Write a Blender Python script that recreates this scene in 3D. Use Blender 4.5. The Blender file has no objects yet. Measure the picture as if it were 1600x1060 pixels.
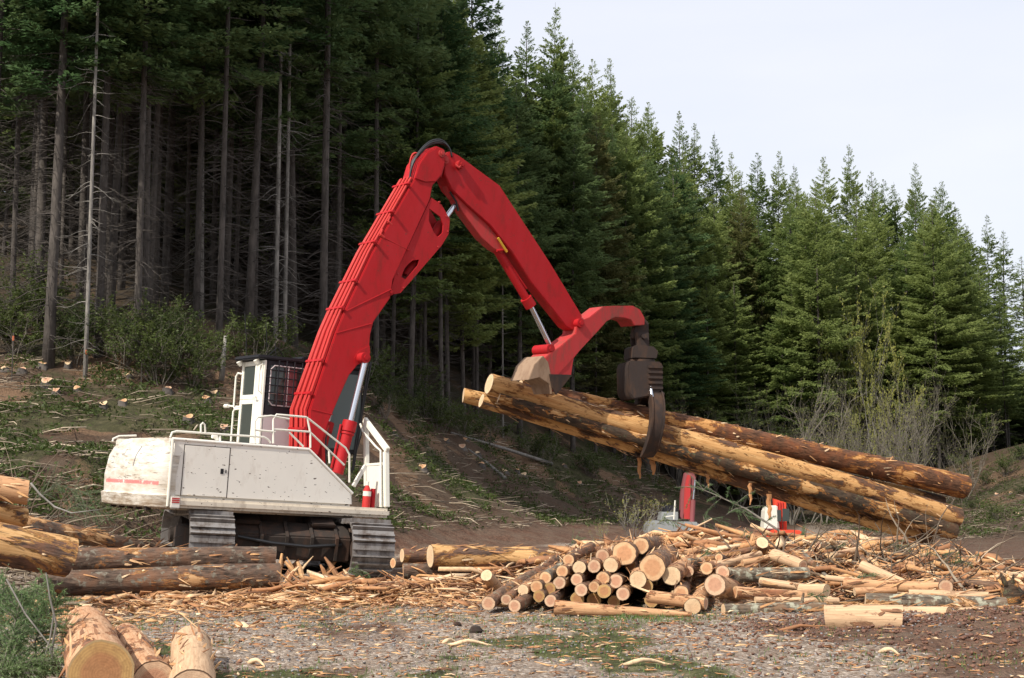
import bpy, math, random
import numpy as np
from mathutils import Vector, Matrix

SC = bpy.context.scene
COL = SC.collection
PI = math.pi

# ------------------------------------------------------------------ camera
F = 2222.0
CAMZ = 1.55
PITCH = math.atan((790 - 530) / F)
cam = bpy.data.cameras.new('camera')
cam.lens = 50.0; cam.sensor_width = 36.0; cam.clip_start = 0.1; cam.clip_end = 4000
camo = bpy.data.objects.new('camera', cam); COL.objects.link(camo)
camo.location = (0, 0, CAMZ); camo.rotation_euler = (PI / 2 + PITCH, 0, 0)
SC.camera = camo

# ------------------------------------------------------------------ light
SUN = Vector((-0.50, -0.60, 0.74)).normalized()
w = bpy.data.worlds.new('World'); SC.world = w; w.use_nodes = True
nt = w.node_tree; nt.nodes.clear()
out = nt.nodes.new('ShaderNodeOutputWorld')
sky = nt.nodes.new('ShaderNodeTexSky'); sky.sky_type = 'NISHITA'; sky.sun_disc = False
sky.sun_elevation = math.asin(SUN.z); sky.sun_rotation = math.atan2(SUN.x, SUN.y)
b1 = nt.nodes.new('ShaderNodeBackground'); b1.inputs[1].default_value = 0.11
nt.links.new(sky.outputs[0], b1.inputs[0])
cn = nt.nodes.new('ShaderNodeTexNoise'); cn.inputs['Scale'].default_value = 2.2; cn.inputs['Detail'].default_value = 5; ctc = nt.nodes.new('ShaderNodeTexCoord'); cmap = nt.nodes.new('ShaderNodeMapping'); cmap.inputs['Scale'].default_value = (1, 1, 4)
nt.links.new(ctc.outputs['Generated'], cmap.inputs[0]); nt.links.new(cmap.outputs[0], cn.inputs['Vector'])
crp = nt.nodes.new('ShaderNodeValToRGB'); crp.color_ramp.elements[0].position = .35; crp.color_ramp.elements[0].color = (.83, .865, .98, 1); crp.color_ramp.elements[1].position = .65; crp.color_ramp.elements[1].color = (.92, .935, .99, 1)
nt.links.new(cn.outputs['Fac'], crp.inputs[0])
b2 = nt.nodes.new('ShaderNodeBackground'); b2.inputs[0].default_value = (0.85, 0.88, 0.99, 1); b2.inputs[1].default_value = 1.0
nt.links.new(crp.outputs[0], b2.inputs[0])
mx = nt.nodes.new('ShaderNodeMixShader'); mx.inputs[0].default_value = 0.86
nt.links.new(b1.outputs[0], mx.inputs[1]); nt.links.new(b2.outputs[0], mx.inputs[2])
nt.links.new(mx.outputs[0], out.inputs[0])
sl = bpy.data.lights.new('sun', 'SUN'); sl.energy = 4.9; sl.angle = math.radians(0.6); sl.color = (1.0, 0.94, 0.84)
so = bpy.data.objects.new('sun', sl); COL.objects.link(so)
so.rotation_euler = SUN.to_track_quat('Z', 'Y').to_euler(); so.location = (-30, -30, 60)
SC.view_settings.view_transform = 'Standard'; SC.view_settings.look = 'None'
SC.view_settings.exposure = 0.14; SC.view_settings.gamma = 1.0
SC.cycles.max_bounces = 5; SC.cycles.diffuse_bounces = 2; SC.cycles.glossy_bounces = 3
SC.cycles.transmission_bounces = 3; SC.cycles.transparent_max_bounces = 4

# ------------------------------------------------------------------ pixel helpers (photo pixels, 1600 x 1060)
RGT = Vector((1, 0, 0)); FWD = Vector((0, math.cos(PITCH), math.sin(PITCH))); UPV = Vector((0, -math.sin(PITCH), math.cos(PITCH)))
CAM = Vector((0, 0, CAMZ))
def ray(px, py):
    return (RGT * (px - 800) + UPV * (530 - py) + FWD * F).normalized()
def P(px, py, Y):
    d = ray(px, py); return CAM + d * (Y / d.y)

# ------------------------------------------------------------------ noise
def _h(ix, iy, s):
    n = (ix.astype(np.int64) * 374761393 + iy.astype(np.int64) * 668265263 + s * 1442695041) & 0x7fffffff
    n = ((n ^ (n >> 13)) * 1274126177) & 0x7fffffff
    return ((n ^ (n >> 16)) & 0xffff) / 65535.0
def vn(x, y, s=0):
    x = np.asarray(x, float); y = np.asarray(y, float)
    ix = np.floor(x); iy = np.floor(y); fx = x - ix; fy = y - iy
    fx = fx * fx * (3 - 2 * fx); fy = fy * fy * (3 - 2 * fy)
    a = _h(ix, iy, s); b = _h(ix + 1, iy, s); c = _h(ix, iy + 1, s); d = _h(ix + 1, iy + 1, s)
    return (a + (b - a) * fx) * (1 - fy) + (c + (d - c) * fx) * fy
def fbm(x, y, s=0, o=4):
    v = 0; a = 0.5; t = 0
    for i in range(o):
        v = v + a * vn(np.asarray(x) * 2 ** i, np.asarray(y) * 2 ** i, s + i * 7); t += a; a *= 0.5
    return v / t
def ss(a, b, x):
    t = np.clip((np.asarray(x, float) - a) / (b - a), 0, 1); return t * t * (3 - 2 * t)

# ------------------------------------------------------------------ terrain height
ctl = []
for X in (-60, -30, -18, -9, 0, 8, 16, 30, 60):
    for Y in (-40, 0, 12, 22):
        ctl.append((X, Y, 0.0))
for px, Y in ((0, 30.5), (150, 32), (300, 34.5), (450, 38), (620, 44), (800, 50.5), (1000, 62), (1150, 68), (1300, 72),
              (620, 36), (800, 40), (1000, 52), (1200, 60), (1350, 62), (1450, 50), (1600, 40), (1750, 30), (450, 33)):
    ctl.append(((px - 800) / F * Y, Y, 0.0))
edge = [(-300, 560, 47, 10), (-150, 560, 49, 10), (0, 560, 50, 10), (200, 552, 52, 10), (350, 545, 55, 10), (500, 572, 60, 10), (600, 620, 66, 10),
        (700, 650, 74, 10), (850, 690, 86, 9), (1000, 725, 100, 8), (1150, 785, 106, 7), (1300, 808, 100, 5),
        (1440, 775, 102, 2), (1520, 712, 108, .5), (1600, 690, 104, 0), (1750, 660, 98, 0)]
for px, py, Y, up in edge:
    p = P(px, py, Y); ctl.append((p.x, p.y, p.z))
    q = P(px, py, Y + 30); ctl.append((q.x, q.y, p.z + up))
    q = P(px, py, Y + 90); ctl.append((q.x, q.y, p.z + up * 2.6))
for px, py, Y in ((1150, 812, 85), (1300, 822, 84), (1400, 812, 86), (-150, 690, 40), (0, 685, 40), (200, 685, 42), (380, 690, 45), (520, 715, 51), (640, 745, 57), (760, 765, 66), (900, 785, 77),
                  (30, 770, 34), (250, 780, 36.5), (450, 790, 41), (640, 810, 50), (820, 806, 60), (640, 836, 46.5), (820, 832, 54.5), (980, 826, 66), (500, 830, 41.5), (1000, 800, 80), (1600, 800, 72), (1500, 800, 88), (1750, 760, 70)):
    p = P(px, py, Y); ctl.append((p.x, p.y, p.z))
ctl = np.array(ctl)
def _solve():
    n = len(ctl); d = np.hypot(ctl[:, None, 0] - ctl[None, :, 0], ctl[:, None, 1] - ctl[None, :, 1])
    A = np.zeros((n + 3, n + 3)); A[:n, :n] = np.sqrt(d * d + 4.0) + np.eye(n) * 0.02
    A[:n, n] = 1; A[:n, n + 1] = ctl[:, 0]; A[:n, n + 2] = ctl[:, 1]; A[n:, :n] = A[:n, n:].T
    b = np.zeros(n + 3); b[:n] = ctl[:, 2]
    return np.linalg.solve(A, b)
WC = _solve()
def height(x, y, fine=True):
    x = np.atleast_1d(np.asarray(x, float)); y = np.atleast_1d(np.asarray(y, float))
    sh = x.shape; xf = x.ravel(); yf = y.ravel()
    xc = np.clip(xf, -120, 120); yc = np.clip(yf, -40, 230)
    z = np.zeros_like(xc); n = len(ctl)
    for i in range(0, len(xc), 20000):
        a = slice(i, i + 20000)
        d = np.sqrt((xc[a, None] - ctl[None, :, 0]) ** 2 + (yc[a, None] - ctl[None, :, 1]) ** 2 + 4.0)
        z[a] = d @ WC[:n] + WC[n] + WC[n + 1] * xc[a] + WC[n + 2] * yc[a]
    # flatten the yard
    z = np.where(z < 0.35, z * 0.35, z - 0.2275)
    # ledge under the loader, debris mound, soil bank
    z = z + 0.26 * np.exp(-(((xf + 6.0) / 3.4) ** 2 + ((yf - 29.8) / 3.6) ** 2) ** 1.5)
    ridge = np.interp(xf, [-1.5, 1.0, 3.0, 6.5, 8.5, 11], [0, .45, .74, .74, .42, .08])
    z = z + ridge * np.exp(-((yf - 27.0) / 2.6) ** 2)
    z = z + 0.28 * np.exp(-(((xf - 7.2) / 2.3) ** 2 + ((yf - 17.5) / 3.0) ** 2))
    if fine:
        m = 0.10 + 0.9 * ss(0.3, 2.0, z)
        z = z + (fbm(xf * .22, yf * .22, 3) - .5) * 1.1 * m * ss(28, 40, yf) * (1 - 0.5 * ss(60, 100, yf))
        z = z + (fbm(xf * .9, yf * .9, 5) - .5) * (0.10 + .30 * ss(0.3, 1.5, z))
        bank = np.exp(-(((xf - 6.5) / 3.5) ** 2 + ((yf - 16.0) / 4) ** 2))
        z = z + (fbm(xf * 4, yf * 4, 9, 3) - .5) * (0.045 + .16 * bank)
    return z.reshape(sh)
def gz(x, y): return float(height([x], [y])[0])
def hit(px, py):
    d = ray(px, py)
    ts = np.concatenate([np.arange(8, 60, 0.1), np.arange(60, 220, .4)])
    pts = np.array(CAM)[None, :] + ts[:, None] * np.array(d)[None, :]
    below = np.nonzero(pts[:, 2] < height(pts[:, 0], pts[:, 1]))[0]
    k = below[0] if len(below) else len(ts) - 1
    return Vector(pts[k])

# ------------------------------------------------------------------ materials
def newmat(name):
    m = bpy.data.materials.new(name); m.use_nodes = True
    n = m.node_tree; b = n.nodes['Principled BSDF']
    return m, n, b
def N(n, t, **kw):
    x = n.nodes.new(t)
    for k, v in kw.items(): setattr(x, k, v)
    return x
def math_(n, op, a, b=None):
    x = N(n, 'ShaderNodeMath', operation=op)
    for i, v in enumerate((a, b)):
        if v is None: continue
        if isinstance(v, (int, float)): x.inputs[i].default_value = v
        else: n.links.new(v, x.inputs[i])
    return x.outputs[0]
def mixc(n, f, a, b, mode='MIX'):
    x = N(n, 'ShaderNodeMixRGB', blend_type=mode)
    for i, v in enumerate((f, a, b)):
        if isinstance(v, (int, float)): x.inputs[i].default_value = v
        elif isinstance(v, tuple): x.inputs[i].default_value = (*v, 1) if len(v) == 3 else v
        else: n.links.new(v, x.inputs[i])
    return x.outputs[0]
def ramp(n, f, stops, interp='LINEAR'):
    x = N(n, 'ShaderNodeValToRGB'); x.color_ramp.interpolation = interp
    e = x.color_ramp.elements
    while len(e) < len(stops): e.new(0.5)
    for i, (p, c) in enumerate(stops):
        e[i].position = p; e[i].color = (*c, 1) if isinstance(c, tuple) else (c, c, c, 1)
    n.links.new(f, x.inputs[0]); return x.outputs[0]
def noise(n, vec, scale, detail=4, rough=.55, dist=0):
    x = N(n, 'ShaderNodeTexNoise'); x.inputs['Scale'].default_value = scale; x.inputs['Detail'].default_value = detail
    x.inputs['Roughness'].default_value = rough; x.inputs['Distortion'].default_value = dist
    if vec is not None: n.links.new(vec, x.inputs['Vector'])
    return x.outputs['Fac']
def mapping(n, vec, scale=(1, 1, 1)):
    x = N(n, 'ShaderNodeMapping'); x.inputs['Scale'].default_value = scale; n.links.new(vec, x.inputs[0]); return x.outputs[0]
def bump(n, b, h, strength=.5, dist=.02):
    x = N(n, 'ShaderNodeBump'); x.inputs['Strength'].default_value = strength; x.inputs['Distance'].default_value = dist
    n.links.new(h, x.inputs['Height']); n.links.new(x.outputs[0], b.inputs['Normal'])
def objvec(n, jitter=True):
    tc = N(n, 'ShaderNodeTexCoord')
    if not jitter: return tc.outputs['Object']
    oi = N(n, 'ShaderNodeObjectInfo'); m = math_(n, 'MULTIPLY', oi.outputs['Random'], 57.0)
    va = N(n, 'ShaderNodeVectorMath', operation='ADD'); n.links.new(tc.outputs['Object'], va.inputs[0]); n.links.new(m, va.inputs[1])
    return va.outputs[0]

def paint(name, col, dirt=(.12, .08, .05), rough=.45, amount=.5, chips=.0, chipcol=(.09, .06, .045), metal=0, fade=.25):
    m, n, b = newmat(name)
    v = objvec(n)
    a = noise(n, v, 1.3, 6, .65); c = mixc(n, ramp(n, a, [(.35, 0.), (.75, fade)]), col, tuple(min(1, x * .7 + .03) for x in col))
    d = noise(n, mapping(n, v, (1, 1, .35)), 4.0, 8, .7)
    c = mixc(n, ramp(n, d, [(.62 - .18 * amount, 0.), (.80 - .1 * amount, amount)]), c, dirt)
    if chips > 0:
        k = noise(n, mapping(n, v, (1, 1, 2.6)), 9.0, 3, .5)
        c = mixc(n, ramp(n, k, [(.72 - chips * .1, 0.), (.735 - chips * .1, 1.)]), c, chipcol)
    n.links.new(c, b.inputs['Base Color'])
    n.links.new(ramp(n, d, [(.3, rough), (.7, min(1, rough + .4))]), b.inputs['Roughness'])
    b.inputs['Metallic'].default_value = metal
    bump(n, b, a, .15, .01); b.inputs['Specular IOR Level'].default_value = .3
    return m
RED = paint('red_paint', (.40, .006, .010), dirt=(.085, .030, .022), rough=.45, amount=.55, chips=.12, chipcol=(.16, .03, .02), fade=.16)
REDP = paint('red_pipe_paint', (.50, .03, .025), dirt=(.2, .05, .03), rough=.42, amount=.25)
REDW = paint('worn_red_paint', (.46, .035, .035), dirt=(.13, .075, .055), rough=.55, amount=.85)
WHT = paint('white_paint', (.82, .78, .70), dirt=(.36, .26, .17), rough=.5, amount=.36, chips=.42)
WHC = paint('scuffed_white_paint', (.80, .76, .68), dirt=(.36, .27, .18), rough=.5, amount=.6, chips=.35)
WHR = paint('rail_paint', (.74, .71, .62), dirt=(.3, .2, .12), rough=.5, amount=.3)
SILL = paint('grimy_cream_paint', (.72, .64, .52), dirt=(.20, .13, .085), rough=.55, amount=.62, chips=.5)
PNK = paint('pale_lilac_paint', (.50, .42, .42), amount=.2)
BLK = paint('black_paint', (.012, .012, .016), dirt=(.06, .05, .045), rough=.35, amount=.4)
IRON = paint('rusty_steel', (.045, .032, .027), dirt=(.13, .07, .042), rough=.55, amount=.8, metal=.35)
SHOE = paint('worn_track_steel', (.30, .28, .265), dirt=(.085, .055, .038), rough=.42, amount=1.0, metal=.55)
MUD = paint('muddy_steel', (.035, .026, .021), dirt=(.11, .055, .035), rough=.85, amount=.8)
RUSTP = paint('bare_rusted_plate', (.30, .20, .13), dirt=(.14, .075, .045), rough=.6, amount=.8)
GREYP = paint('grey_machine_paint', (.27, .28, .28), dirt=(.1, .09, .08), amount=.4)
ORNG = paint('orange_red_paint', (.70, .07, .03), amount=.2)
YEL = paint('yellow_hose_paint', (.60, .33, .03), amount=.3)
PINKR = paint('faded_red_paint', (.26, .075, .08), amount=.5)
def simple(name, col, rough=.5, metal=0, spec=None):
    m, n, b = newmat(name); b.inputs['Base Color'].default_value = (*col, 1); b.inputs['Roughness'].default_value = rough
    b.inputs['Metallic'].default_value = metal; return m
CHR = simple('chrome_rod', (.62, .64, .68), .22, .95)
RUB = simple('rubber_hose', (.012, .012, .013), .45)
GLS = simple('dark_glass', (.045, .055, .05), .12)
GLG = simple('grey_green_glass', (.10, .135, .13), .2)
TAPE = simple('orange_marker_tape', (.45, .12, .05), .7)

def log_mat(name, peel, bark=(.085, .05, .032), wood=(.66, .43, .20), rim=(.50, .22, .07), lichen=0.0, lichencol=(.22, .24, .15), streak=.4):
    m, n, b = newmat(name)
    v = objvec(n)
    pm = noise(n, mapping(n, v, (.75, 2.0, 2.0)), 1.35, 9, .66, .4)
    e = 0.5 + (0.5 - peel) * .46
    mask = ramp(n, pm, [(e - .006, 0.), (e + .010, 1.)])
    rimm = ramp(n, pm, [(e - .035, 0.), (e - .008, 1.)])
    bn = noise(n, mapping(n, v, (5, 26, 26)), 1.0, 7, .68)
    bk = mixc(n, ramp(n, bn, [(.34, 0.), (.66, 1.)]), tuple(x * .35 for x in bark), tuple(x * 1.75 for x in bark))
    b2 = noise(n, v, 3.0, 5, .6)
    bk = mixc(n, ramp(n, b2, [(.45, 0.), (.7, .6)]), bk, (bark[0] * 2.6, bark[1] * 1.8, bark[2] * 1.3))
    if lichen > 0:
        ln = noise(n, v, 7.0, 6, .65)
        bk = mixc(n, ramp(n, ln, [(.66 - .25 * lichen, 0.), (.72 - .22 * lichen, 1.)]), bk, lichencol)
    bk = mixc(n, math_(n, 'MULTIPLY', rimm, .85), bk, rim)
    wn = noise(n, mapping(n, v, (.6, 9, 9)), 2.0, 6, .6)
    wd = mixc(n, ramp(n, wn, [(.3, 0.), (.72, streak * 1.6)]), wood, rim)
    w2 = noise(n, mapping(n, v, (2.2, 5, 5)), 1.6, 7, .75)
    wd = mixc(n, ramp(n, w2, [(.56, 0.), (.62, .75)]), wd, (rim[0] * .45, rim[1] * .45, rim[2] * .5))
    wf = noise(n, mapping(n, v, (2.5, 55, 55)), 1.0, 4, .7)
    wd = mixc(n, ramp(n, wf, [(.38, .45), (.58, 0.)]), wd, tuple(x * .55 for x in rim))
    kn = N(n, 'ShaderNodeTexVoronoi'); kn.inputs['Scale'].default_value = 2.6; n.links.new(mapping(n, v, (.8, 1.3, 1.3)), kn.inputs['Vector'])
    wd = mixc(n, ramp(n, kn.outputs['Distance'], [(.035, .9), (.10, 0.)]), wd, (.10, .05, .025))
    c = mixc(n, mask, bk, wd)
    n.links.new(c, b.inputs['Base Color']); b.inputs['Roughness'].default_value = .85; b.inputs['Specular IOR Level'].default_value = .25
    inv = math_(n, 'SUBTRACT', 1.0, mask)
    h = math_(n, 'MULTIPLY', math_(n, 'ADD', bn, 1.1), inv)
    h = math_(n, 'ADD', h, math_(n, 'MULTIPLY', wn, .12))
    bump(n, b, h, .9, .028)
    return m
LM = {
 'held_peeled': log_mat('peeled_bark_log', .58, wood=(.66, .40, .17), rim=(.42, .17, .045)),
 'held_brown': log_mat('brown_bark_log', .40, bark=(.10, .048, .026), wood=(.60, .34, .13), rim=(.45, .17, .04), streak=.5),
 'held_moss': log_mat('mossy_bark_log', .36, bark=(.050, .034, .022), lichen=.32, lichencol=(.10, .10, .055), rim=(.46, .18, .04)),
 'held_small': log_mat('small_peeled_log', .52, wood=(.68, .42, .18), rim=(.5, .22, .06)),
 'pale': log_mat('pale_peeled_log', .80, bark=(.22, .12, .07), wood=(.64, .44, .27), rim=(.46, .26, .14), streak=.3),
 'deck': log_mat('grey_brown_bark_log', .30, bark=(.10, .068, .05), lichen=.42, lichencol=(.20, .18, .14), wood=(.62, .40, .21)),
 'deck2': log_mat('yellow_peeled_log', .47, bark=(.10, .062, .045), wood=(.66, .42, .20), rim=(.50, .24, .07), lichen=.1),
 'pulp': log_mat('small_roundwood', .28, bark=(.14, .085, .055), lichen=.35, lichencol=(.22, .19, .13), wood=(.6, .36, .19)),
 'pulp2': log_mat('scraped_roundwood', .60, bark=(.16, .085, .05), wood=(.60, .37, .2), rim=(.42, .18, .08)),
 'lichen': log_mat('lichen_grey_log', .22, bark=(.12, .095, .07), lichen=.62, lichencol=(.37, .36, .27), wood=(.62, .42, .24)),
 'fore': log_mat('flaky_foreground_log', .55, bark=(.15, .085, .055), wood=(.62, .40, .24), rim=(.42, .16, .06), lichen=.3, lichencol=(.30, .26, .22)),
}
def end_mat(name, heart, sap, rimc=(.10, .055, .03)):
    m, n, b = newmat(name)
    at = N(n, 'ShaderNodeAttribute', attribute_name='rr'); r = at.outputs['Fac']
    v = objvec(n)
    wob = noise(n, v, 6, 4, .6)
    rn = math_(n, 'ADD', r, math_(n, 'MULTIPLY', math_(n, 'SUBTRACT', wob, .5), .10))
    c = ramp(n, rn, [(.0, heart), (.55, heart), (.70, sap), (.93, sap)])
    rg = math_(n, 'SINE', math_(n, 'MULTIPLY', rn, 75.0))
    c = mixc(n, math_(n, 'MULTIPLY', math_(n, 'ADD', rg, 1.0), .13), c, tuple(x * .55 for x in heart))
    st = noise(n, v, 22, 6, .7)
    c = mixc(n, ramp(n, st, [(.45, 0.), (.7, .45)]), c, tuple(x * .5 for x in heart))
    rad = noise(n, v, 3.2, 3, .5)
    c = mixc(n, ramp(n, rad, [(.5, 0.), (.70, .25)]), c, (heart[0] * .8, heart[1] * .55, heart[2] * .4))
    c = mixc(n, ramp(n, r, [(.925, 0.), (.95, 1.)]), c, rimc)
    n.links.new(c, b.inputs['Base Color']); b.inputs['Roughness'].default_value = .85
    bump(n, b, st, .4, .01)
    return m
EM = [end_mat('sawn_end_orange', (.56, .29, .145), (.68, .44, .24)), end_mat('sawn_end_pale', (.68, .47, .28), (.72, .53, .32)),
      end_mat('sawn_end_pink', (.52, .28, .17), (.64, .44, .28)), end_mat('sawn_end_golden', (.42, .20, .085), (.50, .30, .11), rimc=(.40, .27, .13))]

def foliage(name, c1, c2, trans=.25):
    m, n, b = newmat(name)
    oi = N(n, 'ShaderNodeObjectInfo'); tc = N(n, 'ShaderNodeTexCoord')
    v = objvec(n)
    a = noise(n, v, .45, 3, .6)
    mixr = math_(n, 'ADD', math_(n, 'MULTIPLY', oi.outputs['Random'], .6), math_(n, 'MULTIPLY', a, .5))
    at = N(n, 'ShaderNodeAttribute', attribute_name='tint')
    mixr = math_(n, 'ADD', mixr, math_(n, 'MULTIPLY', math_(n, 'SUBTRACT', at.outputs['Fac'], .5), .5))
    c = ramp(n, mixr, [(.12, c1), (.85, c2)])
    n.links.new(c, b.inputs['Base Color']); b.inputs['Roughness'].default_value = .55
    b.inputs['Specular IOR Level'].default_value = .25
    if trans > 0:
        tr = N(n, 'ShaderNodeBsdfTranslucent'); n.links.new(c, tr.inputs[0])
        ms = N(n, 'ShaderNodeMixShader'); ms.inputs[0].default_value = trans
        n.links.new(b.outputs[0], ms.inputs[1]); n.links.new(tr.outputs[0], ms.inputs[2])
        n.links.new(ms.outputs[0], n.nodes['Material Output'].inputs[0])
    return m
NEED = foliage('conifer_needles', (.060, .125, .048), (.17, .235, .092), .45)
NEEDR = foliage('sunlit_conifer_needles', (.095, .160, .050), (.29, .345, .115), .50)  # brighter copy of the needles, sunlight on the crowns put into the colour
NEEDO = foliage('olive_conifer_needles', (.14, .15, .055), (.23, .23, .09), .42)
NEEDB = foliage('cut_bough_needles', (.07, .14, .05), (.19, .27, .11), .3)
LEAF = foliage('shrub_leaves', (.035, .055, .014), (.10, .13, .032), .35)
LEAFY = foliage('spring_leaves', (.22, .24, .05), (.34, .33, .09), .4)
GRASS = foliage('grass_blades', (.07, .13, .03), (.14, .20, .055), .3)
def bark_mat(name, a, b_, sc=1.0):
    m, n, b = newmat(name); v = objvec(n)
    x = noise(n, mapping(n, v, (9, 9, 2.5)), sc, 5, .65)
    c = ramp(n, x, [(.3, a), (.7, b_)])
    y = noise(n, v, 1.2, 3, .5); c = mixc(n, ramp(n, y, [(.5, 0.), (.7, .5)]), c, tuple(q * 1.5 for q in b_))
    n.links.new(c, b.inputs['Base Color']); b.inputs['Roughness'].default_value = .9
    bump(n, b, x, .6, .05); return m
BARK = bark_mat('conifer_bark', (.030, .024, .020), (.095, .080, .068))
BARKL = bark_mat('pale_alder_bark', (.10, .09, .08), (.27, .25, .22))
TWIG = bark_mat('bare_twigs', (.065, .055, .042), (.20, .175, .14))
STICK = bark_mat('dead_sticks', (.10, .07, .045), (.34, .25, .17))
def tinted(name, stops, rough=.85):
    m, n, b = newmat(name); at = N(n, 'ShaderNodeAttribute', attribute_name='tint')
    c = ramp(n, at.outputs['Fac'], stops); v = objvec(n, False); x = noise(n, v, 14, 4, .6)
    c = mixc(n, ramp(n, x, [(.4, 0.), (.75, .5)]), c, (.10, .06, .04))
    n.links.new(c, b.inputs['Base Color']); b.inputs['Roughness'].default_value = rough; return m
CHIP = tinted('wood_chips', [(0, (.16, .075, .04)), (.35, (.40, .18, .075)), (.7, (.60, .33, .14)), (1, (.80, .60, .38))])
SLASH = tinted('slash_sticks', [(0, (.05, .038, .025)), (.5, (.15, .11, .075)), (.8, (.34, .28, .20)), (1, (.62, .50, .36))])
STONE = tinted('stones', [(0, (.10, .09, .085)), (1, (.30, .29, .29))])

# ------------------------------------------------------------------ mesh builder
class MB:
    def __init__(s): s.v = []; s.f = []; s.t = []
    def add(s, vs, fs, tint=.5):
        o = len(s.v); s.v.extend(tuple(x) for x in vs); s.f.extend(tuple(i + o for i in f) for f in fs); s.t.extend([tint] * len(vs))
    def box(s, lo, hi, M=None):
        x0, y0, z0 = lo; x1, y1, z1 = hi
        vs = [Vector(p) for p in ((x0,y0,z0),(x1,y0,z0),(x1,y1,z0),(x0,y1,z0),(x0,y0,z1),(x1,y0,z1),(x1,y1,z1),(x0,y1,z1))]
        if M: vs = [M @ p for p in vs]
        s.add(vs, [(0,3,2,1),(4,5,6,7),(0,1,5,4),(1,2,6,5),(2,3,7,6),(3,0,4,7)])
    def beam(s, a, b, w, h, up=Vector((0, 0, 1))):
        a = Vector(a); b = Vector(b); d = (b - a).normalized(); sd = d.cross(up)
        if sd.length < .01: sd = d.cross(Vector((1, 0, 0)))
        sd.normalize(); u = sd.cross(d)
        vs = []
        for p in (a, b):
            for i, j in ((-1,-1),(1,-1),(1,1),(-1,1)): vs.append(p + sd * (w/2*i) + u * (h/2*j))
        s.add(vs, [(0,3,2,1),(4,5,6,7),(0,1,5,4),(1,2,6,5),(2,3,7,6),(3,0,4,7)])
    def tube(s, pts, rad, n=8, cap=True, tint=.5):
        pts = [Vector(p) for p in pts]; k = len(pts)
        if not hasattr(rad, '__len__'): rad = [rad] * k
        vs = []; fr = None
        for i, p in enumerate(pts):
            d = (pts[min(i+1, k-1)] - pts[max(i-1, 0)]); d = d.normalized() if d.length > 1e-9 else Vector((0,0,1))
            if fr is None:
                fr = d.cross(Vector((0,0,1)))
                if fr.length < .05: fr = d.cross(Vector((1,0,0)))
            fr = (fr - d * fr.dot(d)).normalized(); g = d.cross(fr)
            for j in range(n):
                a = 2*PI*j/n; vs.append(p + (fr*math.cos(a) + g*math.sin(a)) * rad[i])
        fs = []
        for i in range(k-1):
            for j in range(n):
                fs.append((i*n+j, i*n+(j+1)%n, (i+1)*n+(j+1)%n, (i+1)*n+j))
        if cap: fs.append(tuple(range(n))[::-1]); fs.append(tuple((k-1)*n+j for j in range(n)))
        s.add(vs, fs, tint)
    def prism(s, poly, y0, y1):      # poly [(x,z)], y0/y1 number or list
        n = len(poly); Y0 = y0 if hasattr(y0, '__len__') else [y0]*n; Y1 = y1 if hasattr(y1, '__len__') else [y1]*n
        vs = [(p[0], Y0[i], p[1]) for i, p in enumerate(poly)] + [(p[0], Y1[i], p[1]) for i, p in enumerate(poly)]
        fs = [tuple(range(n)), tuple(range(2*n-1, n-1, -1))] + [(i, i+n, (i+1)%n+n, (i+1)%n) for i in range(n)]
        s.add(vs, fs)
    def build(s, name, mat, parent=None, smooth=False, bevel=0, tint=False, seg=2):
        me = bpy.data.meshes.new(name); me.from_pydata(s.v, [], s.f); me.update()
        o = bpy.data.objects.new(name, me); COL.objects.link(o); me.materials.append(mat)
        if parent is not None: o.parent = parent
        if smooth:
            me.polygons.foreach_set('use_smooth', [True]*len(me.polygons))
            if smooth != 'all':
                me.set_sharp_from_angle(angle=math.radians(38))
        if tint:
            a = me.attributes.new('tint', 'FLOAT', 'POINT'); a.data.foreach_set('value', s.t)
        if bevel:
            import bmesh
            bm = bmesh.new(); bm.from_mesh(me); bmesh.ops.recalc_face_normals(bm, faces=bm.faces)
            ed = [e for e in bm.edges if len(e.link_faces) == 2 and e.calc_face_angle(0) > .5]
            bmesh.ops.bevel(bm, geom=ed, offset=bevel, segments=seg, affect='EDGES', clamp_overlap=True)
            bm.to_mesh(me); bm.free()
            me.polygons.foreach_set('use_smooth', [True]*len(me.polygons)); me.set_sharp_from_angle(angle=math.radians(40))
        return o
def npmesh(name, V, Fq, mat, parent=None, tint=None, smooth=False):
    me = bpy.data.meshes.new(name); V = np.asarray(V, np.float32); Fq = np.asarray(Fq, np.int32); k = Fq.shape[1]
    me.vertices.add(len(V)); me.vertices.foreach_set('co', V.ravel())
    me.loops.add(Fq.size); me.loops.foreach_set('vertex_index', Fq.ravel())
    me.polygons.add(len(Fq)); me.polygons.foreach_set('loop_start', np.arange(0, Fq.size, k, dtype=np.int32))
    me.polygons.foreach_set('loop_total', np.full(len(Fq), k, np.int32))
    if tint is not None:
        a = me.attributes.new('tint', 'FLOAT', 'POINT'); a.data.foreach_set('value', np.asarray(tint, np.float32))
    me.update(calc_edges=True); me.validate()
    if smooth: me.polygons.foreach_set('use_smooth', [True]*len(me.polygons))
    me.materials.append(mat)
    o = bpy.data.objects.new(name, me); COL.objects.link(o)
    if parent is not None: o.parent = parent
    return o
def tag(o, label=None, cat=None, group=None, kind=None):
    if label: o['label'] = label
    if cat: o['category'] = cat
    if group: o['group'] = group
    if kind: o['kind'] = kind
    return o
def empty(name, loc=(0,0,0)):
    o = bpy.data.objects.new(name, None); COL.objects.link(o); o.location = loc; o.empty_display_size = .3; return o

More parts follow.
